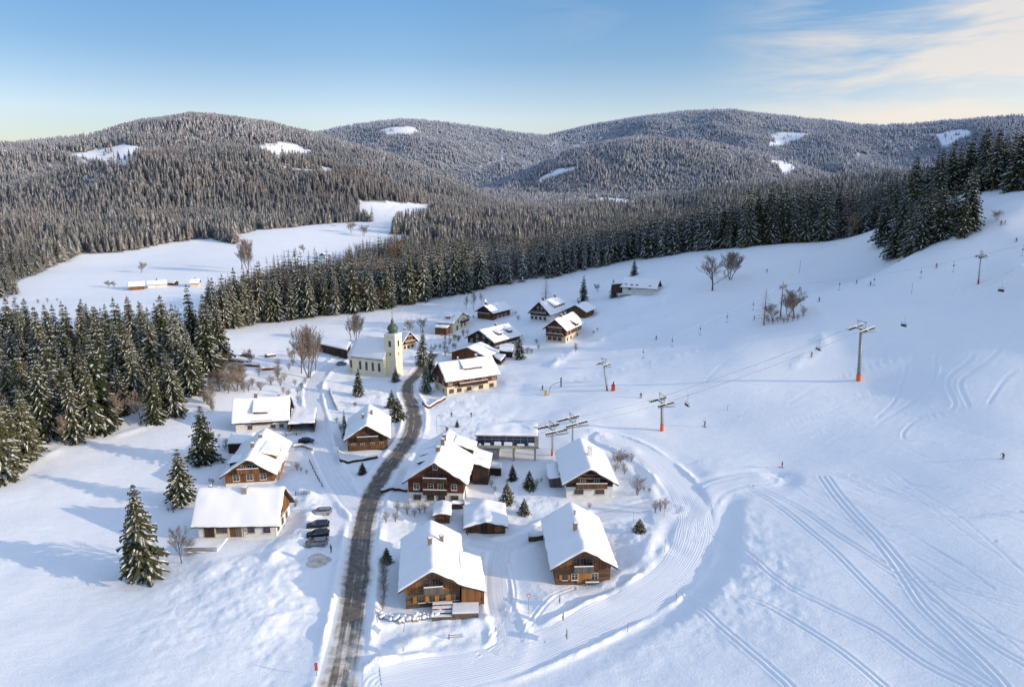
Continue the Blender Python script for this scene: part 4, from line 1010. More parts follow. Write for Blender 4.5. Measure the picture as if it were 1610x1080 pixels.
class House:
    def __init__(s, key, name, label, cat, S, lower, upper, h1=2.9, oe=1.0, og=.9, snow=.4, fascia='fascia', sym=True, group=None):
        q = solve_house({**S, 'oe': oe, 'og': og}); s.q = q; SOLVED[key] = q; s.L = q['L']; s.h = q['h']; s.og, s.oe = og, oe
        s.wl, s.wr = q['wl'], q['wr']
        if sym and S.get('EL') and S.get('ER'): s.wl = s.wr = (s.wl+s.wr)/2
        s.he = min(q['hl'], q['hr_']) if not sym else (q['hl']+q['hr_'])/2
        if 'he' in S: s.he = S['he']
        s.sl = (s.h-s.he)/s.wl; s.sr = (s.h-s.he)/s.wr; s.snow = snow; s.T = .18
        s.root = empty(name, (q['A'].x, q['A'].y, q['z0']), atan2(-q['d'].x, q['d'].y), label, cat, group)
        print('PAD (%.1f, %.1f, %.1f),' % (s.q['A'].x+s.q['d'].x*s.L/2, s.q['A'].y+s.q['d'].y*s.L/2, s.L*.5+1.5)); print('HOUSE %-12s L %.1f wl %.1f wr %.1f ridge %.1f eave %.1f z0 %.1f at (%.0f,%.0f)' % (key, s.L, s.wl, s.wr, s.h, s.he, q['z0'], q['A'].x, q['A'].y))
        s.seed = len(SOLVED)
        xl, xr = -s.wl+oe, s.wr-oe; s.xl, s.xr, s.y0, s.y1 = xl, xr, og, s.L-og
        s.h1 = h1; rz = s.under
        if lower:
            s.lower = MB().box(xl+.05, xr-.05, s.y0+.05, s.y1-.05, -2.0, h1).build('lower_wall', M[lower], s.root)
        else: h1 = -2.0
        prof = [(xl, h1), (xr, h1), (xr, rz(xr)), (0, rz(0)), (xl, rz(xl))]
        s.upper = MB().prism(prof, s.y0, s.y1).build('upper_wall', M[upper], s.root)
        # roof boards
        T = s.T; e = s.surf
        mb = MB().prism([(-s.wl, e(-s.wl)-T), (0, e(0)-T), (s.wr, e(s.wr)-T), (s.wr, e(s.wr)), (0, e(0)), (-s.wl, e(-s.wl))], .0, s.L)
        s.roof = mb.build('roof', M[fascia], s.root)
        # barge boards
        for yy in (-.05, s.L-.02):
            b2 = MB().prism([(-s.wl-.03, e(-s.wl)-.34), (0, e(0)-.34), (s.wr+.03, e(s.wr)-.34), (s.wr+.03, e(s.wr)+.04), (0, e(0)+.04), (-s.wl-.03, e(-s.wl)+.04)], yy, yy+.07).build('barge_board', M[fascia], s.roof)
        s.snowy(-s.wl, s.wr, 0, s.L)
    def surf(s, x): return s.h-s.snow-(s.sl*-x if x < 0 else s.sr*x)
    def under(s, x): return s.surf(x)-s.T*.6
    def snowy(s, x0, x1, y0, y1):
        def P(u, v):
            x = x0+(x1-x0)*u; return (x, y0+(y1-y0)*v, s.surf(x)+.01-.0*abs(x))
        # make sure the ridge falls on a vertex row: bend smoothly over the ridge
        def P2(u, v):
            x = (x0-.06)+(x1-x0+.12)*u; z = s.h-s.snow+.01-(s.sl if x < 0 else s.sr)*sqrt(x*x+.09)+.3*(s.sl+s.sr)/2*.5
            return (x, y0-.10+(y1-y0+.2)*v, z)
        snow_slab('snow', s.roof, P2, s.snow, 26, 22, .28, s.seed)
    def face(s, f):
        """origin, u direction, outward normal for wall faces"""
        if f == 'F': return Vector((0, s.y0, 0)), Vector((1, 0, 0)), Vector((0, -1, 0))
        if f == 'B': return Vector((0, s.y1, 0)), Vector((-1, 0, 0)), Vector((0, 1, 0))
        if f == 'L': return Vector((s.xl, 0, 0)), Vector((0, -1, 0)), Vector((-1, 0, 0))
        if f == 'R': return Vector((s.xr, 0, 0)), Vector((0, 1, 0)), Vector((1, 0, 0))
    def xf(s, o, f):
        O, u, n_ = s.face(f); mt = Matrix(((u.x, -n_.x, 0, O.x), (u.y, -n_.y, 0, O.y), (0, 0, 1, O.z), (0, 0, 0, 1))); o.matrix_local = mt; return o
    def window(s, f, u, z, w=1.1, h=1.2, frame='frame', shut=None, parent=None, bars=1, name='window'):
        """u along the face, z sill height; local box frame on the wall"""
        if f == 'L': u = -u
        t = .09; mb = MB()
        mb.box(u-w/2-t, u+w/2+t, -.06, .06, z-t, z).box(u-w/2-t, u+w/2+t, -.06, .06, z+h, z+h+t).box(u-w/2-t, u-w/2, -.06, .06, z, z+h).box(u+w/2, u+w/2+t, -.06, .06, z, z+h)
        for i in range(bars):
            c = u-w/2+w*(i+1)/(bars+1); mb.box(c-.03, c+.03, -.045, .03, z, z+h)
        mb.box(u-w/2, u+w/2, -.043, .03, z+h*.62-.025, z+h*.62+.025)
        fr = mb.build(name, M[frame], s.root); s.xf(fr, f)
        pn = MB().box(u-w/2, u+w/2, -.025, .05, z, z+h).build('pane', M['glass'], fr)
        sl = MB().box(u-w/2-t-.05, u+w/2+t+.05, -.20, .02, z-t-.05, z-t).build('sill', M[frame], fr)
        sn = MB().box(u-w/2-t, u+w/2+t, -.19, 0, z-t+.002, z-t+.06).build('sill_snow', M['snow'], fr)
        if shut:
            for sg in (-1, 1):
                c = u+sg*(w/2+t+w*.27); MB().box(c-w*.25, c+w*.25, -.07, .01, z-.03, z+h+.03).build('shutter', M[shut], fr)
        return fr
    def row(s, f, z, us, w=1.0, h=1.1, **k):
        for u in us: s.window(f, u, z, w, h, **k)
    def door(s, f, u, z=0, w=1.1, h=2.1, m='wood_orange'):
        if f == 'L': u = -u
        d = MB().box(u-w/2, u+w/2, -.05, .05, z, z+h).build('door', M[m], s.root); s.xf(d, f)
        MB().box(u-w/2-.1, u+w/2+.1, -.075, .02, z+h, z+h+.12).box(u-w/2-.1, u-w/2, -.075, .02, z, z+h).box(u+w/2, u+w/2+.1, -.075, .02, z, z+h).build('door_frame', M['frame_b'], d)
        MB().box(u+w/2-.18, u+w/2-.08, -.12, -.05, z+1.0, z+1.06).build('handle', M['steel'], d)
    def balcony(s, f, u0, u1, z, depth=1.1, m='wood_brown', solid=True, posts=True, snow=True):
        if f == 'L': u0, u1 = -u1, -u0
        fl = MB().box(u0, u1, -depth, .02, z-.16, z).build('balcony', M['fascia'], s.root); s.xf(fl, f)
        r = MB(); hh = 1.0
        if solid:
            r.box(u0, u1, -depth-.06, -depth, z-.22, z+hh-.06).box(u0-.05, u0+.01, -depth-.04, 0, z-.22, z+hh-.06).box(u1-.01, u1+.05, -depth-.04, 0, z-.22, z+hh-.06)
        else:
            n_ = int((u1-u0)/.3)
            for i in range(n_+1): c = u0+(u1-u0)*i/n_; r.box(c-.05, c+.05, -depth-.05, -depth, z-.1, z+hh-.05)
        r.build('railing', M[m], fl)
        MB().box(u0-.06, u1+.06, -depth-.12, -depth+.06, z+hh-.06, z+hh+.03).build('handrail', M['fascia_l'], fl)
        if snow: MB().box(u0-.04, u1+.04, -depth-.13, -depth+.07, z+hh+.032, z+hh+.20).build('rail_snow', M['snow'], fl, bevel=.05)
        return fl
    def chimney(s, x, y, w=.7, hh=1.1, m='brick'):
        zb = s.surf(x)-.4; zt = s.surf(x)+s.snow+hh
        c = MB().box(x-w/2, x+w/2, y-w/2, y+w/2, zb, zt).box(x-w/2-.08, x+w/2+.08, y-w/2-.08, y+w/2+.08, zt, zt+.10).build('chimney', M[m], s.roof)
        MB().box(x-w*.5, x+w*.5, y-w*.5, y+w*.5, zt+.102, zt+.36).build('snow_cap', M['snow'], c, bevel=.09)
    def dormer(s, side, y0, y1, xf_, hd=1.1, xb=None, win=2, m='wood_brown', snow=.35):
        """shed dormer on slope; xf_ lateral distance of its face, xb where its roof meets the main roof"""
        sg = -1 if side == 'L' else 1; X = lambda a: sg*a; S_ = lambda a: s.surf(sg*a)
        xb = xb if xb is not None else .6; zt = S_(xf_)+s.snow+hd
        zbk = S_(xb)+.3
        d = MB().prism([(X(xf_), S_(xf_)-.2), (X(xf_), zt), (X(xb), zbk), (X(xb), S_(xb)-.2)], y0, y1).build('dormer', M[m], s.root)
        n_ = 1 if win == 0 else win
        for i in range(win):
            c = y0+(y1-y0)*(i+.5)/win; w = (y1-y0)/win*.62; a = X(xf_+.04)
            fr = MB().box(min(X(xf_-.02), X(xf_+.05)), max(X(xf_-.02), X(xf_+.05)), c-w/2, c+w/2, S_(xf_)+s.snow+.15, zt-.15).build('dormer_window', M['frame_b'], d)
            MB().box(min(X(xf_), X(xf_+.06)), max(X(xf_), X(xf_+.06)), c-w/2+.08, c+w/2-.08, S_(xf_)+s.snow+.22, zt-.22).build('pane', M['glass'], fr)
        xo = xf_+.45; kk = (zbk-zt)/(xf_-xb)
        rf = MB().prism([(X(xo), zt-.45*kk), (X(xb-.05), zbk+.02), (X(xb-.05), zbk+.16), (X(xo), zt-.45*kk+.14)], y0-.35, y1+.35).build('dormer_roof', M['fascia'], d)
        def P(u, v):
            a = xo+.04+(xb-.1-xo-.04)*u; return (X(a), y0-.4+(y1-y0+.8)*v, zt+.14+(xf_-a)*kk)
        snow_slab('dormer_snow', rf, P, snow, 8, 10, .25, s.seed+3)
    def box(s, name, x0, x1, y0, y1, z0, z1, m, parent=None, bevel=0):
        return MB().box(x0, x1, y0, y1, z0, z1).build(name, M[m], parent or s.root, bevel=bevel)
    def lean(s, name, x0, x1, y0, y1, z_in, z_out, m, inner='x0', walls=True, snow=.38, wall_in=.3):
        """lean-to: roof falls from z_in at `inner` side to z_out at the other; its own walls below"""
        if inner == 'x0': zf = lambda x, y: z_in+(z_out-z_in)*(x-x0)/(x1-x0)
        elif inner == 'x1': zf = lambda x, y: z_in+(z_out-z_in)*(x1-x)/(x1-x0)
        elif inner == 'y1': zf = lambda x, y: z_in+(z_out-z_in)*(y1-y)/(y1-y0)
        else: zf = lambda x, y: z_in+(z_out-z_in)*(y-y0)/(y1-y0)
        q = [(x0, y0), (x1, y0), (x1, y1), (x0, y1)]
        mb = MB(); k = 0; mb.V = [(x, y, zf(x, y)-.18) for x, y in q]+[(x, y, zf(x, y)) for x, y in q]
        mb.F = [(0, 3, 2, 1), (4, 5, 6, 7), (0, 1, 5, 4), (1, 2, 6, 5), (2, 3, 7, 6), (3, 0, 4, 7)]; mb.m = [0]*6
        an = empty(name, (0, 0, 0)); an.parent = s.root
        rf = mb.build('annex_roof', M['fascia'], an)
        if walls:
            wi = wall_in; q2 = [(x0+(0 if inner == 'x0' else wi), y0+wi), (x1-(0 if inner == 'x1' else wi), y0+wi), (x1-(0 if inner == 'x1' else wi), y1-(0 if inner == 'y1' else wi)), (x0+(0 if inner == 'x0' else wi), y1-(0 if inner == 'y1' else wi))]
            mb = MB(); mb.V = [(x, y, -1.5) for x, y in q2]+[(x, y, zf(x, y)-.1) for x, y in q2]
            mb.F = [(0, 3, 2, 1), (4, 5, 6, 7), (0, 1, 5, 4), (1, 2, 6, 5), (2, 3, 7, 6), (3, 0, 4, 7)]; mb.m = [0]*6; mb.build('annex_wall', M[m], an)
        snow_slab('annex_snow', an, lambda u, v: (x0-.05+(x1-x0+.1)*u, y0-.05+(y1-y0+.1)*v, zf(x0+(x1-x0)*u, y0+(y1-y0)*v)+.01), snow, 12, 12, .25, s.seed+5)
        return an
def gab(P1, P2, EL, ER, base, **k): return dict(P1=P1, P2=P2, EL=EL, ER=ER, base=base, mode='gable', **k)
def sid(P1, P2, EL, ER, base, **k): return dict(P1=P1, P2=P2, EL=EL, ER=ER, base=base, mode='side', **k)
PADLOG = []
# ---------------- A: foreground farmhouse, left of the pair
H = House('A', 'farmhouse', 'large foreground farmhouse with grey log ground floor and roof sweeping far out to the right', 'house',
  gab((679.5, 894), (677, 816), (626, 928), None, (639, 957.8)), 'log_grey', 'wood_warm', h1=3.0, oe=1.1, og=1.1)
W = H.xr
H.row('F', 1.15, [-W*.42, -W*.03, W*.34, W*.82], 1.1, 1.0, frame='frame_b'); 
for u in (-W*.66, -W*.21, W*.14, W*.55): MB().box(u-.35, u+.35, -.09, .01, 1.05, 2.3).build('shutter', M['wood_orange'], H.root).matrix_local = H.upper.matrix_local @ Matrix.Translation((0, H.y0, 0))
H.balcony('F', -W*.32, W*.36, 3.5, 1.1, 'grey_board')
H.row('F', 3.7, [-W*.22, W*.04, W*.26], 1.3, 1.9, frame='frame_b', bars=2)
H.door('F', W*.7, .2, 1.2, 2.1)
H.chimney(-.25, H.L*.48); H.chimney(1.9, H.L*.62)
H.lean('side_annex', H.wr-.9, H.wr+3.3, -.1, H.L*.60, H.surf(H.wr-.9)+.12, H.surf(H.wr-.2)-1.05, 'wood_warm')
H.row('L', 1.2, [-(H.L*.35), -(H.L*.6)], 1.0, 1.0)
# ---------------- B2
H = House('B2', 'farmhouse', 'right foreground farmhouse with log base, small balcony and a bench outside', 'house',
  gab((919.6, 862), (897, 788), (866, 892.5), (971.5, 890), (873.3, 919.6)), 'log_brown', 'wood_warm', h1=2.9, oe=1.0, og=1.2)
W = H.xr
H.balcony('F', -W*.36, W*.32, 3.2, 1.2, 'grey_board'); H.row('F', 3.4, [-W*.25, W*.0, W*.22], 1.1, 1.9, frame='frame_b')
H.row('F', 1.0, [-W*.3, W*.42], 1.1, 1.1); H.door('F', W*.05, .1, 2.6, 2.1); H.window('F', -W*.66, 1.0, .9, 1.0, frame='frame_b', shut='wood_orange')
H.chimney(-.6, H.L*.42); H.chimney(.1, H.L*.72, .35, .5, 'steel')
H.row('L', 1.2, [-(H.L*.3), -(H.L*.55), -(H.L*.8)], 1.0, 1.0)
# ---------------- B3
H = House('B3', 'chalet', 'chalet nearest the lift station with white ground floor, dark board gable and long wooden balcony', 'house',
  gab((929, 735), (912.4, 686.6), (887, 761), (974.7, 759), (892.8, 783.3)), 'plaster', 'wood_dark', h1=2.8, oe=1.0, og=1.2)
W = H.xr
H.balcony('F', -W*.6, W*.72, 3.0, 1.1, 'wood_brown'); H.row('F', 3.4, [-W*.3, W*.3], 1.0, 1.4, shut='wood_red'); H.window('F', 0, 4.9, 1.0, .8, frame='frame_b')
H.row('F', 1.0, [-W*.45, W*.45], 1.9, 1.0, frame='frame_b', bars=3)
MB().box(-W*.62, W*.6, -.5, .03, 5.0, 5.2).box(-W*.45, W*.4, -.6, .03, 5.9, 6.05).build('gable_beam', M['fascia_l'], H.root).matrix_local = Matrix.Translation((0, H.y0, 0))
H.chimney(.9, H.L*.42, 1.0, 2.0, 'plaster'); H.row('R', 1.1, [H.L*.3, H.L*.6], 1.0, 1.0)
H.lean('porch', -H.wl-2.6, -H.xr+.02-.4, H.L*.35, H.L*.8, 2.7, 2.2, 'grey_board', inner='x1')
# ---------------- B4
H = House('B4', 'chalet', 'largest brown chalet beside the road with two stacked balconies over a white ground floor', 'house',
  gab((682.5, 725), (705.5, 673), (633, 757), (736, 759.6), (644, 791.8)), 'plaster', 'wood_red', h1=2.9, oe=1.1, og=1.2)
W = H.xr
for z in (3.1, 5.9): H.balcony('F', -W*.42, W*.42, z, 1.3, 'wood_dark')
H.row('F', 1.0, [-W*.68, -W*.2, W*.2, W*.68], 1.5, 1.2, bars=2, frame='frame_b')
H.row('F', 3.7, [-W*.7, -W*.18, W*.18, W*.66], 1.2, 1.3); H.row('F', 6.3, [-W*.18, W*.18], 1.1, 1.4, frame='frame_b'); H.window('F', 0, 8.6, 1.0, .9)
H.row('R', 1.0, [H.L*.2, H.L*.4], 1.1, 1.1)
for y in (.22, .42, .60): H.dormer('L', H.L*y, H.L*y+2.6, H.wl*.62, .75, H.wl*.30, 0, 'wood_dark', .25)
H.chimney(-.2, H.L*.3, .9, .9); H.chimney(.2, H.L*.5, .8, 1.2); H.chimney(.1, H.L*.64, .8, 1.1); H.chimney(-.3, H.L*.96, .6, .8); 
H.lean('side_annex', H.wr-.3, H.wr+3.8, H.L*.55, H.L*.98, H.surf(H.wr-.3)+.1, H.surf(H.wr-.3)-1.3, 'wood_dark')
H.dormer('R', H.L*.72, H.L*.95, H.wr*.92, 1.3, H.wr*.3, 1, 'wood_dark')
# ---------------- sheds B5 B6
H = House('B5', 'shed', 'tiny dark wooden shed squeezed between the big brown chalet and the foreground farmhouse', 'shed',
  gab((694.5, 803.7), (696, 785.8), (681, 807.8), (710, 806.9), (682.5, 818)), None, 'wood_brown', oe=.35, og=.4, snow=.45)
H = House('B6', 'shed', 'wide low open-fronted wooden shed with firewood inside, behind the foreground farmhouse', 'shed',
  gab((763.7, 817), (761.5, 784), (729, 826.4), (799, 825), (731.6, 838)), None, 'wood_dark', oe=.5, og=.9, snow=.5)
W = H.xr
MB().box(-W*.9, -W*.25, -.04, .02, .0, 2.0).box(W*.05, W*.35, -.04, .02, 0, 2.0).build('gate', M['wood_brown'], H.root).matrix_local = Matrix.Translation((0, H.y0, 0))
mb = MB(); 
for i in range(70): mb.tube((W*.42+random.uniform(0, W*.45), -.25, .15+.16*(i % 8)), (W*.42+random.uniform(0, W*.45), .03, .15+.16*(i % 8)), .08, .08, 6)
mb.build('firewood', M['wood_orange'], H.root).matrix_local = Matrix.Translation((0, H.y0, 0))
MB().box(W*.9, W*.95, -.5, -.35, -1, 2.2).box(-W*.95, -W*.9, -.5, -.35, -1, 2.2).build('post', M['fascia_l'], H.root).matrix_local = Matrix.Translation((0, H.y0, 0))
# ---------------- B8 white long house
H = House('B8', 'farmhouse', 'long white plastered farmhouse on the left with plain wide snow roof and terrace in front', 'house',
  sid((446.7, 764), (312, 765), (438, 825), (463, 775.5), (440, 843)), 'plaster', 'wood_warm', h1=2.6, oe=1.0, og=.9, sym=False)
L_ = H.L
for y in (.16, .34): H.window('L', L_*y, .9, 1.3, 1.2, frame='frame_b', bars=1)
H.window('L', L_*.68, .9, 2.2, 1.2, frame='frame_b', bars=4); H.door('L', L_*.55, 0, 1.0, 2.1, 'wood_brown'); H.door('L', L_*.82, 0, 1.9, 2.2, 'wood_dark'); H.door('L', L_*.47, 0, 1.3, 2.2, 'grey_board')
MB().box(H.xl-.03, H.xl+.1, L_*.40, L_*.415, 1.2, 1.6).build('red_sign', M['red'], H.root)
for y in (.44, .60, .75): H.box('pillar', H.xl-.06, H.xl+.12, L_*y-.16, L_*y+.16, 0, 2.5, 'cream')
for u in (-2.8, 0, 2.8): H.window('F', u, .9, 1.0, 1.2, frame='frame_b')
H.window('F', 0, 3.3, 1.1, 1.0, frame='frame_b'); MB().box(-3.8, 3.8, -.09, .03, 2.65, 3.0).build('gable_beam', M['fascia_l'], H.root).matrix_local = Matrix.Translation((0, H.y0, 0))
H.chimney(-.7, L_*.45, 1.0, .9, 'stone'); H.chimney(1.4, L_*.95-1, .6, .8); H.chimney(2.0, L_*.82, .6, .6)
tr = MB().box(H.xl-5.6, H.xl-.02, L_*.62, L_-.6, -2.0, -.25).build('terrace', M['stone'], H.root)
snow_slab('terrace_snow', tr, lambda u, v: (H.xl-5.65+5.5*u, L_*.61+(L_*.38)*v, -.24), .22, 10, 12, .2, 5)
mb = MB()
for i in range(33): c = L_*.62+(L_*.355)*i/32; mb.box(H.xl-5.62, H.xl-5.56, c-.04, c+.04, -.2, .7)
mb.box(H.xl-5.66, H.xl-5.52, L_*.61, L_*.98, .7, .8).build('terrace_railing', M['grey_board'], tr)
MB().box(H.xl-5.7, H.xl-5.48, L_*.61, L_*.98, .802, .96).build('rail_snow', M['snow'], tr, bevel=.05)
# ---------------- B9
H = House('B9', 'chalet', 'orange-brown boarded chalet with one wide dormer, directly above the long white farmhouse', 'house',
  gab((388, 720), (417.5, 671.7), (347.5, 747), (438, 746), (359, 764)), 'plaster', 'wood_warm', h1=.7, oe=.9, og=1.2)
W = H.xr
H.balcony('F', -W*.45, W*.42, 3.6, 1.1, 'wood_warm'); H.row('F', 3.9, [-W*.22, W*.02, W*.24], 1.0, 1.3, frame='frame'); H.row('F', 1.3, [-W*.55, 0, W*.55], 1.4, 1.4, frame='frame')
H.dormer('R', H.L*.30, H.L*.62, H.wr*.80, 1.2, H.wr*.25, 3, 'wood_warm'); H.dormer('L', H.L*.12, H.L*.32, H.wl*.72, 1.0, H.wl*.4, 0, 'wood_dark', .25)
H.chimney(-.4, H.L*.36, .8, 1.0); H.chimney(.2, H.L*.66, .8, .7)
mb = MB()
for i in range(16): yy = H.L*.12+i*.3; mb.tube((H.xr+.5, yy, 0), (H.xr+1.4+.2*random.random(), yy+.5, 3.3+random.uniform(-.4, .3)), .09, .06, 6)
mb.build('leaning_planks', M['wood_orange'], H.root)
# ---------------- B10
H = House('B10', 'chalet', 'long dark chalet with a box dormer, farthest of the three chalets left of the lane', 'house',
  sid((455.5, 621), (366, 625.5), (454.5, 658), (463, 639), (455, 675)), 'plaster', 'wood_brown', h1=2.3, oe=1.0, og=.8, sym=False)
L_ = H.L
for y in (.12, .28, .44, .62, .8, .92): H.window('L', L_*y, 3.0, 1.1, 1.0)
for y in (.15, .3, .7): H.window('L', L_*y, .7, 1.1, 1.0, frame='frame_b')
H.balcony('L', L_*.3, L_*.66, 2.5, .9, 'wood_dark'); H.dormer('L', L_*.38, L_*.62, H.wl*.72, 1.0, .8, 3, 'wood_red')
H.chimney(.1, L_*.60, .8, 1.0); H.chimney(.4, L_*.2, .7, .5)
H.window('F', 0, 3.4, 1, 1)
# ---------------- garage annex as a thing of its own
def simple_shed(name, label, cat, corners, zr, base_z, m, snow=.4, eave_drop=.15, open_front=False, inset=.5, group=None):
    """corners: four roof pixels (back-left, back-right, front-right, front-left) with the roof height above ground at the back and front"""
    zb, zf = zr; c = [on_z(*corners[0], base_z+zb), on_z(*corners[1], base_z+zb), on_z(*corners[2], base_z+zf), on_z(*corners[3], base_z+zf)]
    cen = sum(c, Vector())/4; e = empty(name, (cen.x, cen.y, base_z), 0, label, cat, group)
    q = [v-Vector((cen.x, cen.y, base_z)) for v in c]; dn = Vector((0, 0, snow))
    mb = MB(); mb.V = [v-dn-Vector((0, 0, .16)) for v in q]+[v-dn for v in q]; mb.F = [(0, 3, 2, 1), (4, 5, 6, 7), (0, 1, 5, 4), (1, 2, 6, 5), (2, 3, 7, 6), (3, 0, 4, 7)]; mb.m = [0]*6
    rf = mb.build('roof', M['fascia'], e)
    ce = sum(q, Vector())/4
    w_ = []
    for v in q: dd = v-ce; k = 1-inset/max(.1, Vector((dd.x, dd.y, 0)).length); w_.append(ce+dd*k)
    mb = MB(); mb.V = [Vector((v.x, v.y, -1.2)) for v in w_]+[v-dn-Vector((0, 0, .1)) for v in w_]; mb.F = [(0, 3, 2, 1), (4, 5, 6, 7), (0, 1, 5, 4), (1, 2, 6, 5), (2, 3, 7, 6), (3, 0, 4, 7)]; mb.m = [0]*6
    if open_front: mb.F.pop(4); mb.m.pop()
    mb.build('wall', M[m], e, fix=not open_front)
    def P(u, v): a = q[3].lerp(q[2], u); b_ = q[0].lerp(q[1], u); return tuple(a.lerp(b_, v)-dn+Vector((0, 0, .01)))
    snow_slab('snow', rf, P, snow, 12, 12, .25, len(name)+int(corners[0][0]))
    return e, w_
zz = SOLVED['B10']['z0']
simple_shed('garage', 'low open garage with snow roof attached right of the long dark chalet', 'garage', [(463, 637.5), (498, 640), (495, 662.5), (452, 665)], (4.6, 3.0), zz, 'wood_brown', open_front=True)
simple_shed('carport', 'flat snow-covered shed roof between the long dark chalet and the orange-brown one', 'shed', [(363, 680.5), (402, 679), (391, 694), (355.5, 696)], (3.0, 2.7), zz-.2, 'wood_dark')
# ---------------- B11
H = House('B11', 'chalet', 'brown log chalet with twin chimneys standing alone between the lane and the road bend', 'house',
  gab((576, 666.7), (580, 634.7), (539, 691.7), (612.8, 687.5), (548, 709.7)), 'log_brown', 'wood_brown', h1=2.4, oe=.9, og=1.2)
W = H.xr
H.balcony('F', -W*.5, W*.55, 3.3, 1.1, 'wood_dark'); H.row('F', 3.6, [-W*.2, W*.2], 1.1, 1.4, frame='frame_b'); H.row('F', 1.0, [-W*.7, -W*.25, W*.25, W*.7], 1.0, 1.1)
H.balcony('F', -W*.9, W*.9, .9, .8, 'wood_brown', snow=False)
H.chimney(-1.3, H.L*.45, .7, .9); H.chimney(1.0, H.L*.55, .7, 1.2)
# ---------------- B17 long cream chalet
H = House('B17', 'chalet', 'long chalet right of the road bend with cream ground floor and wide shed dormer', 'house',
  sid((688.6, 569), (773, 558), None, (701, 599.4), (702, 623.8), side='R'), 'cream', 'wood_red', h1=3.3, oe=1.0, og=.8, sym=False)
L_ = H.L
for y in (.1, .3, .5, .72, .9): H.window('R', L_*y, 4.0, 1.2, 1.1)
for y in (.12, .26, .44, .66, .86): H.window('R', L_*y, 1.0, 1.5, 1.3, frame='frame_b', bars=2)
H.balcony('R', L_*.24, L_*.76, 3.3, 1.3, 'wood_dark'); H.dormer('R', L_*.38, L_*.72, H.wr*.62, 1.0, .7, 4, 'wood_red')
H.chimney(-.2, L_*.7, .9, .9); H.chimney(-.2, L_*.36, .6, .7); H.row('F', 1.0, [-2.5, 2.5], 1.1, 1.2); H.row('F', 4.0, [-2.5, 2.5], 1.1, 1.2)
# ---------------- B16 dark village chalet
H = House('B16', 'chalet', 'dark timber chalet with two small roof dormers in the middle of the upper village', 'house',
  gab((753, 518), (799, 507), (728, 528), (774, 539), (773, 553)), 'plaster', 'wood_dark', h1=2.4, oe=.9, og=1.0)
W = H.xr
for z, us in ((3.0, (-.7, -.25, .2, .65)), (5.3, (-.25, .25))): H.row('F', z, [W*u for u in us], 1.0, 1.1)
H.row('F', .7, [-W*.6, 0, W*.6], 1.2, 1.2, frame='frame_b'); H.dormer('R', H.L*.30, H.L*.42, H.wr*.7, 1.1, H.wr*.3, 1, 'wood_dark'); H.dormer('R', H.L*.66, H.L*.78, H.wr*.7, 1.1, H.wr*.3, 1, 'wood_dark'); H.chimney(.2, H.L*.55, .8, .9)
H.row('R', .8, [H.L*.2, H.L*.4, H.L*.7], 1.2, 1.2)
# ---------------- B15 chalet with bell turret
H = House('B15', 'chalet', 'brown chalet with a little bell turret on its ridge in the upper village', 'house',
  gab((760.6, 479.7), (791.7, 472.7), (747.5, 486), (776.8, 495), (776.8, 504.5)), 'wood_brown', 'wood_dark', h1=2.2, oe=.9, og=1.1)
W = H.xr
H.balcony('F', -W*.8, W*.8, 2.5, 1.1, 'wood_brown'); H.row('F', 2.7, [-W*.4, 0, W*.4], .9, 1.2, frame='frame_b'); H.row('R', .9, [H.L*.3, H.L*.5, H.L*.7], 1.3, 1.2)
tw = MB().box(-.25, .25, .2+.9, .7+.9, H.h-.2, H.h+1.4).build('bell_turret', M['wood_red'], H.roof); MB().prism([(-.5, H.h+1.4), (.5, H.h+1.4), (0, H.h+2.6)], .9, 1.8).build('turret_roof', M['snow'], tw)
H.chimney(.3, 2.6, .8, .7)
# ---------------- B14 cream villa
H = House('B14', 'villa', 'cream plastered villa with arched door and dormer, leftmost of the upper village', 'house',
  gab((727, 490.5), (704, 489), (714, 507), (741.5, 497), (741, 519), L=9.5, hr=8.2), 'cream', 'cream', h1=2.8, oe=.8, og=.7)
W = H.xr
H.row('F', 3.4, [-W*.35, W*.35], 1.0, 1.2, frame='frame_b'); H.row('F', .8, [W*.05, W*.45], 1.2, 1.3, frame='frame_b'); H.door('F', -W*.5, 0, 1.3, 2.2, 'wood_brown'); H.balcony('F', -W*.1, W*.8, 3.0, .9, 'wood_dark')
H.dormer('L', 3, 5.5, H.wl*.7, 1.2, H.wl*.2, 2, 'cream'); H.lean('side_annex', -H.wl-3.4, -H.wl+.4, 2.0, 8.5, 3.2, 2.6, 'wood_brown', inner='x1')
# ---------------- B19 / B21 / B20
H = House('B19', 'chalet', 'chalet with dark gable over white ground floor and long dormer at the village top', 'house',
  gab((847.6, 473.5), (877.4, 464.8), (826.5, 490.9), (862.5, 495), (860, 507)), 'plaster', 'wood_dark', h1=3.2, oe=.9, og=1.0)
W = H.xr
H.row('F', 3.9, [-W*.7, -W*.3, W*.1, W*.5], 1.1, 1.2); H.row('F', 1.0, [-W*.8, -W*.4, W*.05, W*.5], 1.2, 1.3, frame='frame_b'); H.row('F', 6.3, [-W*.2, W*.2], .9, 1.0); H.dormer('R', H.L*.35, H.L*.95, H.wr*.7, 1.4, .8, 5, 'plaster'); H.chimney(.0, H.L*.2, .8, 1.0); H.chimney(.2, H.L*.8, .8, 1.0)
H.balcony('F', -W*.9, W*.7, 3.3, .9, 'wood_dark')
H = House('B21', 'chalet', 'sunlit chalet with two gable balconies at the right end of the village', 'house',
  gab((872.4, 500.8), (901, 489), (856.3, 513), (894.8, 524), (892.3, 540.6)), 'cream', 'wood_red', h1=3.0, oe=1.0, og=1.1)
W = H.xr
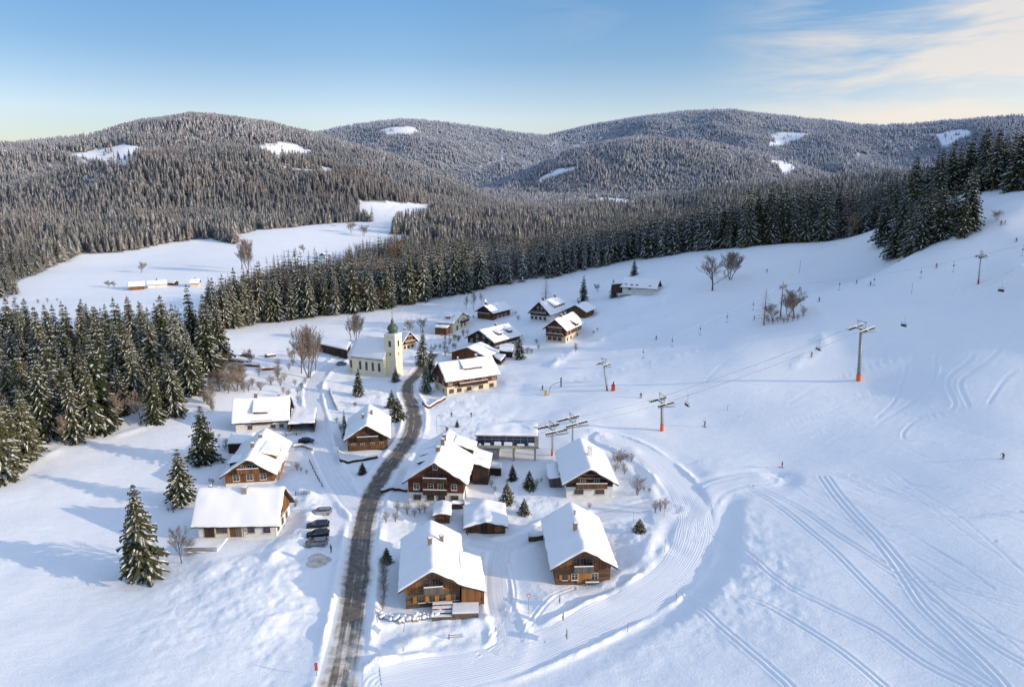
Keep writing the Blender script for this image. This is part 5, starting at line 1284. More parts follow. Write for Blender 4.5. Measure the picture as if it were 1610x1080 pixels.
H.balcony('F', -W*.85, W*.8, 3.0, 1.1, 'wood_brown'); H.balcony('F', -W*.7, W*.7, 5.6, 1.0, 'wood_brown'); H.row('F', 3.4, [-W*.5, 0, W*.5], 1.0, 1.3, frame='frame'); H.row('F', 5.9, [-W*.3, W*.2], 1.0, 1.2); H.row('F', .9, [-W*.6, -W*.1, W*.4], 1.6, 1.3, frame='frame_b', bars=2)
H.row('R', 3.6, [H.L*.15, H.L*.32, H.L*.7, H.L*.85], 1.0, 1.1); H.row('R', .9, [H.L*.15, H.L*.35, H.L*.7], 1.2, 1.2, frame='frame_b'); H.chimney(.2, H.L*.3, .9, .9); H.chimney(.2, H.L*.5, .7, .8)
H.dormer('R', H.L*.48, H.L*.66, H.wr*.98, 1.3, H.wr*.4, 1, 'wood_red')
zz = SOLVED['B21']['z0']
H = House('B20', 'barn', 'low brown barn with plain snow roof at the upper right of the village', 'barn',
  gab((904.7, 478.4), (921, 472.5), (893, 486), (928, 494), (927, 500), he=3.0), None, 'wood_brown', oe=.8, og=.8)
H.chimney(.1, H.L*.3, .7, 1.2)
# ---------------- B22 upper farmhouse
H = House('B22', 'farmhouse', 'white and dark farmhouse alone on the slope above the village', 'house',
  sid((1037.6, 438.7), (980.5, 435.5), (1032.7, 454), None, (1033, 460), side='L', hr=6.4), 'plaster', 'wood_dark', h1=2.2, oe=.9, og=.8, sym=False)
for y in (.55, .7, .85): H.window('L', H.L*y, 2.5, 1.2, 1.0)
H.window('L', H.L*.75, .6, 1.2, 1.1, frame='frame_b'); H.window('L', H.L*.2, 2.2, 1, 1, frame='frame_b')
H.lean('side_annex', -H.wl*1.0, H.wr*.2, H.L-.6, H.L+5, 3.6, 2.8, 'wood_dark', inner='y0')
# ---------------- B13 chalet behind church
H = House('B13', 'chalet', 'small chalet with reddish balcony gable directly right of the church tower', 'house',
  gab((644.7, 520.4), (627, 517), (633.5, 545), (659.6, 531.6), (633.5, 558), L=13.0, hr=8.6), 'cream', 'wood_red', h1=3.0, oe=.8, og=1.0)
W = H.xr
H.balcony('F', -W*.7, W*.7, 3.1, 1.0, 'wood_brown'); H.balcony('F', -W*.4, W*.4, 5.4, .8, 'wood_brown'); H.row('F', .9, [-W*.6, -W*.1, W*.5], 1.1, 1.2, frame='frame_b'); H.row('F', 3.4, [-W*.4, 0, W*.4], 1.0, 1.2); H.chimney(.3, 4, .7, .9)
# ---------------- B18 roof behind the long cream chalet
H = House('B18', 'barn', 'brown barn whose snow roof shows just behind the long cream chalet', 'barn',
  gab((734.5, 544.8), (747, 540), (697, 560.4), (755.7, 556), (705, 570), hr=6.6, he=3.4, L=11.0), None, 'wood_brown', oe=.8, og=1.0)
simple_shed('shed', 'small snow-roofed hut below the dark timber chalet', 'shed', [(777, 553), (796, 556.5), (787, 566), (775, 559)], (2.8, 2.2), float(hit(784, 568).z), 'wood_dark', inset=.4)
simple_shed('shed', 'snow-roofed shed joined to the right front of the dark timber chalet', 'shed', [(786, 541), (808, 540), (806, 552), (784, 550)], (3.6, 2.8), float(hit(795, 556).z), 'wood_dark', inset=.4)
simple_shed('barn', 'long low dark shed behind the big bare tree left of the church', 'shed', [(508, 526), (552, 537), (545, 549), (500, 539)], (4.8, 4.0), float(hit(520, 556).z), 'wood_dark', inset=.3)
simple_shed('shed', 'flat dark annex roof behind the big brown chalet, beside the lift station stairs', 'shed', [(765, 722), (790, 727), (789, 735), (763, 732)], (2.9, 2.4), float(hit(776, 745).z), 'wood_dark', inset=.3)
# far farm
def far_barn(name, label, cat, P1, P2, E1, base, lo, up, hr=7.0, **k):
    return House(name+str(P1[0]), name, label, cat, sid(P1, P2, E1, None, base, hr=hr, w=hr*.85, he=hr*.5, **k), lo, up, h1=2.4, oe=.8, og=.7, snow=.4)
far_barn('barn', 'leftmost barn of the far meadow farm, plain snow roof and brown boarded wall', 'barn', (226.5, 441.5), (200.5, 443), (224, 451.5), (223, 456), None, 'wood_warm', 7.5)
H = far_barn('farmhouse', 'long low farmhouse with brown windows band in the middle of the far farm', 'house', (262, 439.5), (230, 441), (259, 445.5), (259, 450), 'plaster', 'wood_brown', 6.5); H.chimney(0, H.L*.5, 1.2, 1.4)
H = far_barn('farmhouse', 'small cream farmhouse with orange gable at the right of the far farm', 'house', (314, 438), (298, 438.5), (312, 443.5), (311, 448), 'cream', 'wood_warm', 7); H.chimney(.5, H.L*.5, 1.2, 1.2)
far_barn('shed', 'small snow-roofed shed between the two far farmhouses', 'shed', (277, 440.5), (266, 440), (275, 443.5), (275, 446), None, 'wood_brown', 4.5)
far_barn('chalet', 'tiny snow-covered cabin at the forest edge on the far meadow', 'house', (518, 396.5), (506, 397.5), (517, 400), (517, 403), 'plaster', 'wood_brown', 6)
# ---------------- church
G = hit(604, 593.8); A0 = hit(543.9, 585.6)
d_ = (A0-G); d_.z = 0; Lc = d_.length; d_.normalize(); print('church length', Lc, G)
rz = atan2(-d_.x, d_.y)     # local +y runs from the tower end to the apse; local -x faces the camera
church = empty('church', (G.x, G.y, G.z), rz, 'cream baroque village church with snow roof and green onion-domed tower', 'church')
Wc, he_, hc = 11.5, 7.0, 13.6; Ln = Lc*.82
nave = MB().prism([(0, -2), (Wc, -2), (Wc, he_), (Wc/2, hc), (0, he_)], 0, Ln).build('nave_wall', M['church'], church)
ap = MB(); prof = [(1.3, Ln), (Wc-1.3, Ln), (Wc-1.3, Ln+Lc*.14), (Wc-3.2, Lc+.6), (3.2, Lc+.6), (1.3, Ln+Lc*.14)]
ap.prism(prof, -2, he_-.6, axis='z').build('apse_wall', M['church'], church)
rf = MB().prism([(-.5, he_-.32), (Wc/2, hc+.15), (Wc+.5, he_-.32), (Wc+.5, he_-.15), (Wc/2, hc+.35), (-.5, he_-.15)], -.3, Ln+.3).build('nave_roof', M['fascia'], church)
def Pn(u, v):
    x = -.5+(Wc+1)*u; return (x, -.35+(Ln+.7)*v, hc+.36-(hc-he_+.5)/(Wc/2+.5)*sqrt((x-Wc/2)**2+.05)+.1)
snow_slab('snow', rf, Pn, .32, 22, 20, .3, 4)
mb = MB(); k = [(1.0, Ln+.2), (Wc-1.0, Ln+.2), (Wc-1.0, Ln+Lc*.15), (Wc-3, Lc+1.0), (3, Lc+1.0), (1.0, Ln+Lc*.15)]
mb.V = [(x, y, he_-.55) for x, y in k]+[(x, y, he_-.25) for x, y in k]+[(Wc/2, Ln+.2, hc-1.2), (Wc/2, Ln+Lc*.10, hc-1.3)]
mb.F = [(0, 5, 4, 3, 2, 1)]+[(i, (i+1) % 6, 6+(i+1) % 6, 6+i) for i in range(6)]+[(6, 7, 12), (7, 8, 13, 12), (8, 9, 13), (9, 10, 13), (10, 11, 13), (11, 6, 12, 13)]
mb.m = [0]*len(mb.F); mb.build('apse_roof', M['roofsnow'], church)
def arch_win(parent, cx, cy, nx_, ny_, z, w, h, name='window'):
    """arched window on a wall with outward normal (nx,ny)"""
    ux, uy = -ny_, nx_; pts = [(-w/2, 0), (w/2, 0), (w/2, h-w/2)]+[(w/2*cos(a), h-w/2+w/2*sin(a)) for a in np.linspace(0, pi, 7)][1:-1]+[(-w/2, h-w/2)]
    def mk(sc, off, m, nm, par):
        mb = MB(); n_ = len(pts)
        for o_ in (off, -.05):
            for a, b_ in pts: q = a*sc; mb.V.append((cx+ux*q+nx_*o_, cy+uy*q+ny_*o_, z+(b_-h/2)*sc+h/2))
        mb.F = [tuple(range(n_)), tuple(range(2*n_-1, n_-1, -1))]+[((i+1) % n_, i, n_+i, n_+(i+1) % n_) for i in range(n_)]; mb.m = [0]*len(mb.F); return mb.build(nm, M[m], par)
    f = mk(1.25, .05, 'church_pale', name, parent); mk(1.0, .075, 'glass', 'pane', f); return f
for y in (.14, .34, .54, .74): arch_win(church, 0, Ln*y, -1, 0, 2.1, 1.05, 3.4)
arch_win(church, 1.3, Ln+Lc*.08, -1, 0, 2.1, .9, 3.0)
MB().box(-.12, 0.02, 0, Ln, he_-.75, he_-.35).box(-.10, .02, 0, Ln, -1, .6).build('cornice', M['church_pale'], church)
# tower stands against the gable end nearest the road
tw = 4.5; tx0 = Wc/2-tw/2-1.6; th = 16.3
T_ = MB().box(tx0, tx0+tw, -tw+.4, .4, -2, th).build('tower', M['church'], church)
MB().box(tx0-.15, tx0+tw+.15, -tw+.25, .38, 6.3, 6.7).box(tx0-.15, tx0+tw+.15, -tw+.25, .52, th-.7, th-.1).box(tx0-.08, tx0+.5, -tw+.32, -tw+.9, -1, th-.7).box(tx0+tw-.5, tx0+tw+.08, -tw+.32, -tw+.9, -1, th-.7).box(tx0-.08, tx0+.5, -.1, .48, -1, th-.7).build('cornice', M['church_pale'], T_)
MB().box(tx0-.2, tx0+tw+.2, -tw+.2, .6, th-.09, th+.25).build('eave_snow', M['snow'], T_, bevel=.08)
cx_, cy_ = tx0+tw/2, -tw/2+.4
for z_ in (8.2, 11.6):
    w_, h_ = (1.1, 2.4) if z_ > 10 else (.6, 1.2)
    arch_win(T_, tx0, cy_, -1, 0, z_, w_, h_); arch_win(T_, cx_, -tw+.4, 0, -1, z_, w_, h_); arch_win(T_, tx0+tw, cy_, 1, 0, z_, w_, h_)
on = MB().lathe([(r_*.80, th+z_*.78) for r_, z_ in [(2.2, .2), (2.35, .5), (1.7, .8), (1.75, 1.1), (2.45, 1.8), (2.6, 2.6), (2.2, 3.6), (1.35, 4.5), (.75, 5.1), (.6, 5.5), (.8, 5.8), (.8, 6.2), (.4, 6.8), (.15, 7.8), (.03, 8.6)]], 20, c=(cx_, cy_)).build('onion_dome', M['copper'], church, smooth=True)
tz = th+6.6
MB().lathe([(0.01, tz), (.22, tz+.12), (.24, tz+.3), (.01, tz+.55)], 10, c=(cx_, cy_)).box(cx_-.05, cx_+.05, cy_-.05, cy_+.05, tz+.5, tz+2.0).box(cx_-.05, cx_+.05, cy_-.45, cy_+.45, tz+1.3, tz+1.42).build('cross', M['gold'], on)
# ------------------------------------------------------------------ small outdoor things
M['car_silver'] = simple('silver_car_paint', (.36, .37, .38), .3, .6, .04); M['car_grey'] = simple('grey_car_paint', (.22, .23, .25), .3, .6, .04)
M['car_black'] = simple('black_car_paint', (.012, .013, .016), .25, .3, .05); M['car_blue'] = simple('dark_blue_car_paint', (.015, .022, .045), .25, .3, .05)
M['lamp_red'] = simple('tail_lamp', (.4, .02, .01), .3); M['lamp_w'] = simple('head_lamp', (.7, .7, .7), .2)
def heading_px(p, q):
    a = hit(*p); b_ = hit(*q); return atan2(b_.y-a.y, b_.x-a.x)
def car(px, py, paint, label, yaw, L=4.6, estate=True, group=None):
    p = hit(px, py); e = empty('parked_car', p+Vector((0, 0, .03)), yaw, label, 'car', group); h = L/2; W = .90
    # body: cross sections along x (front +x)
    st = [(-h, .55, .80, .78), (-h+.08, .38, 1.0, .86), (-h+.6, .30, 1.02, .90), (-.7, .28, .98, .91), (.75, .28, .95, .91), (h-.55, .30, .84, .88), (h-.12, .36, .72, .78), (h, .45, .60, .66)]
    mb = MB(); n_ = 8
    for x, zb, zt, w_ in st:
        mb.V += [(x, -w_*.94, zb), (x, -w_, zb+.15), (x, -w_, zt-.14), (x, -w_*.9, zt), (x, w_*.9, zt), (x, w_, zt-.14), (x, w_, zb+.15), (x, w_*.94, zb)]
    for j in range(len(st)-1):
        for i in range(n_): mb.F.append((j*n_+i, j*n_+(i+1) % n_, (j+1)*n_+(i+1) % n_, (j+1)*n_+i))
    mb.F += [tuple(range(n_)), tuple((len(st)-1)*n_+i for i in reversed(range(n_)))]; mb.m = [0]*len(mb.F)
    mb.build('body', paint, e, smooth=False)
    rb = -h+.25 if estate else -h+.7
    def gl(z, x0, x1, w_): return [(x0, -w_, z), (x1, -w_, z), (x1, w_, z), (x0, w_, z)]
    mb = MB(); mb.V = gl(.94, rb-.02, 1.25, .82)+gl(1.40, rb+.30, .42, .66); mb.F = [(0, 3, 2, 1), (4, 5, 6, 7), (0, 1, 5, 4), (1, 2, 6, 5), (2, 3, 7, 6), (3, 0, 4, 7)]; mb.m = [0]*6
    cab = mb.build('windows', M['glass'], e)
    mb = MB(); mb.V = gl(1.385, rb+.24, .46, .685)+gl(1.46, rb+.36, .34, .62); mb.F = [(0, 3, 2, 1), (4, 5, 6, 7), (0, 1, 5, 4), (1, 2, 6, 5), (2, 3, 7, 6), (3, 0, 4, 7)]; mb.m = [0]*6
    for y in (-1, 1):
        for x in (-1.5, -.35): mb.tube((x+.1, y*.80, .95), (x+.16, y*.665, 1.42), .04, .04, 4)
        mb.tube((1.22, y*.80, .95), (.42, y*.66, 1.42), .04, .04, 4); mb.tube((rb, y*.80, .95), (rb+.3, y*.66, 1.42), .06, .05, 4)
    mb.build('roof', paint, e)
    for x in (-h+.82, h-.88):
        for y in (-1, 1):
            w_ = MB().tube((x, y*.72, .32), (x, y*.93, .32), .33, .33, 16).build('wheel', M['black'], e); MB().tube((x, y*.90, .32), (x, y*.945, .32), .20, .20, 10).build('rim', M['steel'], w_)
    for y in (-1, 1):
        MB().box(h-.10, h-.01, y*.62-.16, y*.62+.16, .55, .70).build('headlight', M['lamp_w'], e); MB().box(-h-.015, -h+.10, y*.72-.12, y*.72+.12, .72, .98).build('tail_light', M['lamp_red'], e)
        MB().box(.95, 1.12, y*.88, y*1.02, .92, 1.04).build('mirror', paint, e)
    MB().box(-h-.03, -h+.02, -.28, .28, .62, .74).build('number_plate', M['frame'], e)
cg = 'cars parked side by side left of the road'
car(506, 808, M['car_silver'], 'silver estate car, farthest up of the four parked beside the road', pi+.12, 4.5, group=cg)
car(500, 829, M['car_blue'], 'dark blue estate car, second from the top of the four parked beside the road', pi+.16, 4.8, group=cg)
car(500, 843.5, M['car_black'], 'black estate car, third from the top of the four parked beside the road', pi+.14, 4.7, group=cg)
car(498, 857, M['car_grey'], 'grey estate car, nearest the camera of the four parked beside the road', pi+.12, 4.6, group=cg)
car(482, 696, M['car_black'], 'black car alone on the snow below the garage of the long dark chalet', .1, 4.4, False)
car(537, 574, M['car_grey'], 'grey car beside the lane at the apse end of the church', .6, 4.4, False)
p = hit(500, 881); n_ = 26
V = [(p.x, p.y, p.z+.14)]+[(p.x+2.2*(1+.14*sin(3*a+1)+.08*sin(7*a))*cos(a), p.y+2.7*(1+.14*sin(3*a+1)+.08*sin(5*a))*sin(a), 0) for a in np.linspace(0, 2*pi, n_, endpoint=False)]
V = [V[0]]+[(x, y, float(gz(x, y))+.05) for x, y, _ in V[1:]]
tag(mesh_np('gravel_patch', V, [(0, i+1, (i+1) % n_+1) for i in range(n_)], simple('gravel', (.58, .53, .46), .9, 0, .35, .9, .6, 12)), kind='structure')
# ---------------- fences, walls, hedges, woodpiles
def fence(name, pts, label, cat, h=1.0, mt='fascia', post=2.0, rails=2, snow=True, pickets=False):
    L = line_on(pts); e = empty(name, tuple(L[0]), 0, label, cat); o = Vector(L[0]); acc = 0
    rl = MB(); sn = MB()
    for i in range(len(L)-1):
        a, b_ = Vector(L[i])-o, Vector(L[i+1])-o
        for k in range(rails): zz = h*(.45+.5*k/max(1, rails-1)); rl.tube(a+Vector((0, 0, zz)), b_+Vector((0, 0, zz)), .045, .045, 4)
        if pickets: 
            for t in np.arange(0, 1, .2): c = a.lerp(b_, t); rl.box(c.x-.04, c.x+.04, c.y-.03, c.y+.03, c.z+.1, c.z+h+.1)
        if snow: sn.tube(a+Vector((0, 0, h+.07)), b_+Vector((0, 0, h+.07)), .075, .075, 5)
        acc += (b_-a).length
        if i == 0 or acc > post: MB().box(a.x-.07, a.x+.07, a.y-.07, a.y+.07, a.z-.4, a.z+h+.12).build('post', M[mt], e); acc = 0
    r_ = rl.build('rail', M[mt], e)
    if snow: sn.build('rail_snow', M['snow'], r_)
def line_on(pts, step=1.0):
    P = [np.array(hit(*p)) for p in pts]; L = spline(P, step) if len(P) > 2 else np.array([P[0]+(P[1]-P[0])*t for t in np.linspace(0, 1, max(2, int(np.linalg.norm(P[1]-P[0])/step)))])
    L[:, 2] = gz(L[:, 0], L[:, 1]); return L
def low_wall(name, pts, label, cat, h=.8, w=.35, mt='stone', snow=.3):
    L = line_on(pts, .8); o = Vector(L[0]); e = empty(name, tuple(o), 0, label, cat)
    T = np.gradient(L[:, :2], axis=0); T /= np.linalg.norm(T, axis=1)[:, None]+1e-9
    def sweep(nm, m_, sec, par, rough):
        V = []; F = []; k = len(sec)
        for i in range(len(L)):
            n2 = (T[i, 1], -T[i, 0]); j = 1+rough*vnoise(np.array(i*.6), np.array(3.3), 4)
            for a, z in sec: V.append((L[i, 0]-o.x+n2[0]*a*j, L[i, 1]-o.y+n2[1]*a*j, L[i, 2]-o.z+z*(j if z > 0 else 1)))
        for i in range(len(L)-1):
            for q in range(k-1): F.append((i*k+q, i*k+q+1, (i+1)*k+q+1, (i+1)*k+q))
        F += [tuple(range(k)), tuple((len(L)-1)*k+q for q in reversed(range(k)))]
        return mesh_np(nm, V, F, m_, par)
    sweep('wall', M[mt], [(-w/2, -.5), (-w/2, h), (w/2, h), (w/2, -.5)], e, 0)
    o2 = sweep('snow_cap', M['snow'], [(-w*.62, h-.02), (-w*.6, h+snow*.6), (-w*.25, h+snow), (w*.25, h+snow), (w*.6, h+snow*.6), (w*.62, h-.02)], e, .2)
    for q in o2.data.polygons: q.use_smooth = True
fence('picket_fence', [(465, 779), (489, 777)], 'short dark picket fence between the white long farmhouse and the lane', 'fence', 1.0, 'wood_dark', pickets=True)
fence('rail_fence', [(487, 727), (494, 742), (502, 757), (509, 770)], 'wooden rail fence along the lane beside the orange-brown chalet', 'fence', 1.1, 'wood_dark')
fence('rail_fence', [(706, 1004), (728, 1003)], 'short lone piece of rail fence in the snow below the foreground farmhouse', 'fence', .7, 'fascia', snow=False)
fence('rail_fence', [(450, 686), (474, 684)], 'rail fence in front of the garage of the long dark chalet', 'fence', 1.0, 'fascia')
low_wall('garden_wall', [(531, 709), (538, 726), (560, 726), (594, 720)], 'low snow-capped garden wall around the lone brown log chalet', 'wall', .7, .3, 'wood_dark')
low_wall('garden_wall', [(518, 614), (524, 630), (531, 645)], 'low curved wall along the lane below the church', 'wall', .7, .4, 'stone')
low_wall('garden_wall', [(462, 704), (478, 703), (491, 708)], 'low dark wall below the black car', 'wall', .6, .35, 'stone')
low_wall('garden_wall', [(599, 775), (622, 771), (640, 773)], 'low dark wall left of the biggest brown chalet', 'wall', .7, .5, 'wood_dark')
low_wall('garden_wall', [(665, 635), (672, 642), (688, 634), (700, 628)], 'reddish garden wall at the road side of the long cream chalet', 'wall', .8, .5, 'wood_red')
low_wall('firewood_stack', [(831, 850), (854, 847)], 'dark firewood stack under snow left of the right foreground farmhouse', 'woodpile', 1.1, 1.0, 'fascia')
low_wall('firewood_stack', [(711, 799), (730, 797)], 'dark covered stack between the two sheds behind the foreground farmhouse', 'woodpile', 1.2, 1.2, 'fascia')
for k, (a, b_) in enumerate([((362, 568), (392, 571)), ((378, 560), (396, 561)), ((360, 578), (382, 584)), ((384, 575), (408, 577)), ((412, 582), (432, 581)), ((342, 588), (378, 601)), ((418, 562), (432, 560))]):
    low_wall('log_pile', [a, b_], ['dark log pile under snow beside the wood left of the church', 'reddish log pile, rightmost of those beside the wood left of the church'][k == 4], 'log pile', .9, 1.3, 'wood_red' if k == 4 else 'fascia', .35)
for o in [o for o in bpy.data.objects if o.name.startswith('log_pile') and 'reddish' not in o['label']]: o['group'] = 'log piles beside the left wood'
# snowy stone hedge in front of the foreground farmhouse
L = line_on([(600, 969), (625, 974), (650, 972), (690, 966)], .55); o0 = Vector(L[0]); e = empty('rubble_hedge', tuple(o0), 0, 'row of dark boulders and twigs topped with snow in front of the foreground farmhouse', 'hedge')
mb = MB(); ms = MB()
for q in L:
    for _ in range(3):
        c = Vector(q)-o0+Vector((random.uniform(-.2, .2), random.uniform(-.7, .7), 0)); r_ = random.uniform(.25, .5)
        mb.lathe([(r_*.9, c.z-.2), (r_, c.z+r_*.3), (r_*.7, c.z+r_*.9), (.02, c.z+r_*1.1)], 7, c=(c.x, c.y)); ms.lathe([(r_*.85, c.z+r_*.75), (r_*.8, c.z+r_*1.25), (.4*r_, c.z+r_*1.5), (.01, c.z+r_*1.55)], 8, c=(c.x, c.y))
mb.build('boulders', M['stone'], e); ms.build('snow', M['snow'], e, smooth=True)
# terrace with steps and bench at farmhouse A, bench at B2
def bench(px, py, label, yaw=0, L=1.9):
    e = empty('bench', hit(px, py), yaw, label, 'bench')
    MB().box(-L/2, L/2, -.22, .22, .42, .48).build('seat', M['wood_brown'], e); MB().box(-L/2, L/2, .2, .25, .5, .95).build('backrest', M['wood_brown'], e)
    for x in (-L/2+.1, L/2-.1): MB().box(x-.05, x+.05, -.2, .24, -.3, .42).build('leg', M['wood_brown'], e)
    MB().box(-L/2, L/2, -.23, .19, .482, .66).build('snow', M['snow'], e, bevel=.07)
bench(931, 919, 'snow-covered wooden bench at the wall of the right foreground farmhouse', .05, 2.6)
e = empty('terrace', hit(716, 966), .06, 'stepped snow-covered wooden terrace in front of the foreground farmhouse', 'terrace')
mb = MB(); sn = MB()
for k in range(4): mb.box(-3.9, -.6, -.9+k*.8, -.2+k*.8, -.6, .25+k*.28); sn.box(-3.95, -.55, -.95+k*.8, -.25+k*.8, .252+k*.28, .40+k*.28)
mb.box(-.5, 3.9, -.9, 1.9, -.6, .75); sn.box(-.52, 3.95, -.95, 1.95, .752, 1.05)
mb.build('steps', M['fascia_l'], e); sn.build('snow', M['snow'], e, bevel=.06)
MB().box(-3.9, 3.9, -1.6, -1.5, -.4, .45).box(-3.95, 3.95, -1.66, -1.46, .45, .53).build('railing', M['grey_board'], e)
# poles and signs
def pole(name, px, py, h, label, cat='pole', r=.04, mt='fascia', top=None, group=None, lean=0, topm='red'):
    e = empty(name, hit(px, py), 0, label, cat, group); MB().tube((0, 0, -.3), (lean*h, 0, h), r, r*.8, 6).build('post', M[mt], e)
    if top == 'disc': MB().tube((lean*h, -.03, h-.05), (lean*h, .03, h-.05), .34, .34, 16).build('sign_disc', M[topm], e); MB().tube((lean*h, -.045, h-.05), (lean*h, -.03, h-.05), .25, .25, 16).build('sign_face', M['plaster'], e)
    if top == 'tip': MB().tube((lean*(h-.4), 0, h-.4), (lean*h, 0, h), r*1.3, r*1.2, 6).build('tip', M[topm], e)
    if top == 'lamp': MB().tube((0, 0, h), (.9, 0, h+.25), .04, .04, 5).build('arm', M[mt], e); MB().box(.7, 1.2, -.1, .1, h+.2, h+.3).build('lamp_head', M['steel'], e)
    if top == 'board': MB().box(-.22+lean*h, .22+lean*h, -.03, .03, h-1.3, h).build('board', M[topm], e)
pole('road_sign', 831, 964, 3.4, 'round road sign on a post in the snow between the foreground farmhouses', 'road sign', .045, 'steel', 'disc')
pole('snow_stake', 498, 1062, 2.2, 'red snow stake with a sign plate in the snow left of the road', 'stake', .05, 'steel', 'board')
pole('snow_stake', 594, 979, 2.6, 'leaning orange-topped stake right of the road near the foreground farmhouse', 'stake', .06, 'fascia_l', 'tip', None, -.14, 'orange')
pole('marker_pole', 1045, 868, 2.8, 'thin red-tipped pole on the inner bank of the piste track', 'pole', .04, 'fascia_l', 'tip')
pole('marker_pole', 987, 992, 1.6, 'short stake on the outer bank of the piste track, lower one', 'pole', .04, 'fascia_l', 'tip')
pole('marker_pole', 1063, 946, 1.6, 'short stake on the outer bank of the piste track, upper one', 'pole', .04, 'fascia_l', 'tip')
pole('marker_pole', 1044, 812, 2.6, 'thin stake near the shrubs inside the piste bend', 'pole', .04, 'fascia_l', 'tip')
pole('marker_pole', 996, 822, 2.6, 'thin stake below the lane inside the piste bend', 'pole', .04, 'fascia_l')
pole('street_lamp', 687, 682, 5.5, 'thin street lamp right of the road above the biggest chalet', 'lamp', .06, 'steel', 'lamp')
pole('marker_pole', 1257, 429, 6, 'tall thin pole standing alone on the upper piste', 'pole', .07, 'fascia'); pole('marker_pole', 1433, 462, 4, 'thin pole right of the middle of the upper piste', 'pole', .05, 'fascia')
pole('marker_pole', 1144, 645, 1.8, 'short dark stake above the skier with raised poles', 'pole', .06, 'fascia'); pole('marker_pole', 1022, 580, 3, 'thin pole on the lower piste right of the drag lift pylon', 'pole', .05, 'fascia')
pole('mast', 1134, 0, 0, 'x') if False else None
e = empty('radio_mast', on_d(1122, 180, 4690)-Vector((0, 0, 20)), 0, 'tiny radio mast on the highest far hilltop', 'mast'); MB().tube((0, 0, -10), (0, 0, 62), 4, 2.5, 6).build('mast', M['steel'], e); MB().box(-5, 5, -5, 5, 34, 44).build('platform', M['steel'], e)
# ------------------------------------------------------------------ chairlift
def tower_xy(px, py, top): 
    p = hit(px, py); dz = p.y*CP-(p.z-CAMZ)*SP; return p, (py-top)*dz/FPX/CP
def lift_tower(name, p, H, yaw, label, half=2.3, wheels=8, sheave=4.6, s=1.0, pad='orange', group=None, pitch=.22, lean=0.0, r=.42):
    """yaw: heading of the rope; local +x along the rope"""
    e = empty(name, p, yaw, label, 'lift pylon', group)
    tp = Vector((-lean*H, 0, H)); 
    MB().tube((0, 0, -1), tp, r*s, r*.72*s, 14).build('mast', M['steel_green'], e, smooth=True)
    MB().tube((0, 0, -.2), (-lean*2, 0, 1.9*s), r*s*1.30, r*s*1.25, 12).build('base_padding', M[pad], e)
    ld = MB()
    for k in range(int(H/.5)): zz = 1.5+k*.45; ld.box(-lean*zz+r*s*.9, -lean*zz+r*s*.9+.25, -.18, .18, zz, zz+.04)
    ld.build('ladder', M['steel'], e)
    arm = MB().box(tp.x-.22*s, tp.x+.22*s, -half-.5, half+.5, H-.1, H+.28*s).build('crossarm', M['steel_green'], e)
    MB().box(tp.x-.2*s, tp.x+.2*s, -half-.4, half+.4, H+.282*s, H+.42*s).build('arm_snow', M['snow'], arm)
    for sd in (-1, 1):
        b_ = MB(); c_, s_ = cos(pitch), sin(pitch)
        def W_(a, y, z): return Vector((tp.x+a*c_-z*s_, sd*half+y, H+.45+a*s_+z*c_))
        b_.tube(W_(-sheave/2, 0, .0), W_(sheave/2, 0, .0), .13*s, .13*s, 4)
        for k in range(wheels//2): a = -sheave/2+sheave*(k+.5)/(wheels//2); b_.tube(W_(a-.5, .1, -.22), W_(a+.5, .1, -.22), .07, .07, 4)
        tr = b_.build('sheave_beam', M['steel_green'], e)
        wv = MB()
        for k in range(wheels): a = -sheave/2+sheave*(k+.5)/wheels; wv.tube(W_(a, -.12, -.35), W_(a, .12, -.35), .26*s, .26*s, 10)
        wv.build('sheave_wheels', M['black'], tr)
        cw = MB().tube(W_(-sheave/2-.3, sd*.75, -.6), W_(sheave/2+.3, sd*.75, -.6), .05, .05, 4).box(tp.x-sheave/2, tp.x+sheave/2, sd*half+sd*.45, sd*half+sd*1.0, H-.35, H-.29).build('catwalk', M['steel'], tr)
        sn = MB().tube(W_(-sheave/2, 0, .18), W_(sheave/2, 0, .18), .14*s, .14*s, 5).build('beam_snow', M['snow'], tr)
    y_ = MB(); 
    for sd in (-1, 1): y_.tube(tp+Vector((0, sd*half*.6, .2)), tp+Vector((0, sd*half*.72, 2.4*s)), .09, .08, 5)
    y_.tube(tp+Vector((0, -half*.95, 2.4*s)), tp+Vector((0, half*.95, 2.4*s)), .09, .09, 5)
    y_.tube(tp+Vector((0, -half*.6, .3)), tp+Vector((0, half*.72, 2.3*s)), .05, .05, 4).tube(tp+Vector((0, half*.6, .3)), tp+Vector((0, -half*.72, 2.3*s)), .05, .05, 4)
    y_.build('lifting_frame', M['steel_green'], e)
    return e
pA, hA = tower_xy(1041, 677, 632); pB, hB = tower_xy(1350, 598, 518)
print('towers', pA, hA, pB, hB)
dr = Vector((pB.x-pA.x, pB.y-pA.y, 0)); dist_ = dr.length; dr.normalize(); yaw = atan2(dr.y, dr.x); nr = Vector((-dr.y, dr.x, 0))
HALF = 2.4
pC = Vector((pB.x+dr.x*62, pB.y+dr.y*62, 0)); pC.z = float(gz(pC.x, pC.y))
lift_tower('lift_pylon', pA, hA, yaw, 'chairlift pylon with orange base padding nearest the valley station', HALF, 8, 5.0, 1.0, pitch=.20, lean=.06, group='chairlift pylons')
lift_tower('lift_pylon', pB, hB, yaw, 'tallest chairlift pylon in the middle of the right slope, orange padding at its foot', HALF, 8, 5.0, 1.0, pitch=.28, lean=.07, group='chairlift pylons', r=.55)
hC = max(9, pB.z+hB+11-pC.z)
lift_tower('lift_pylon', pC, hC, yaw, 'chairlift pylon up the slope beyond the right edge of the view', HALF, 8, 5.0, 1.0, group='chairlift pylons')
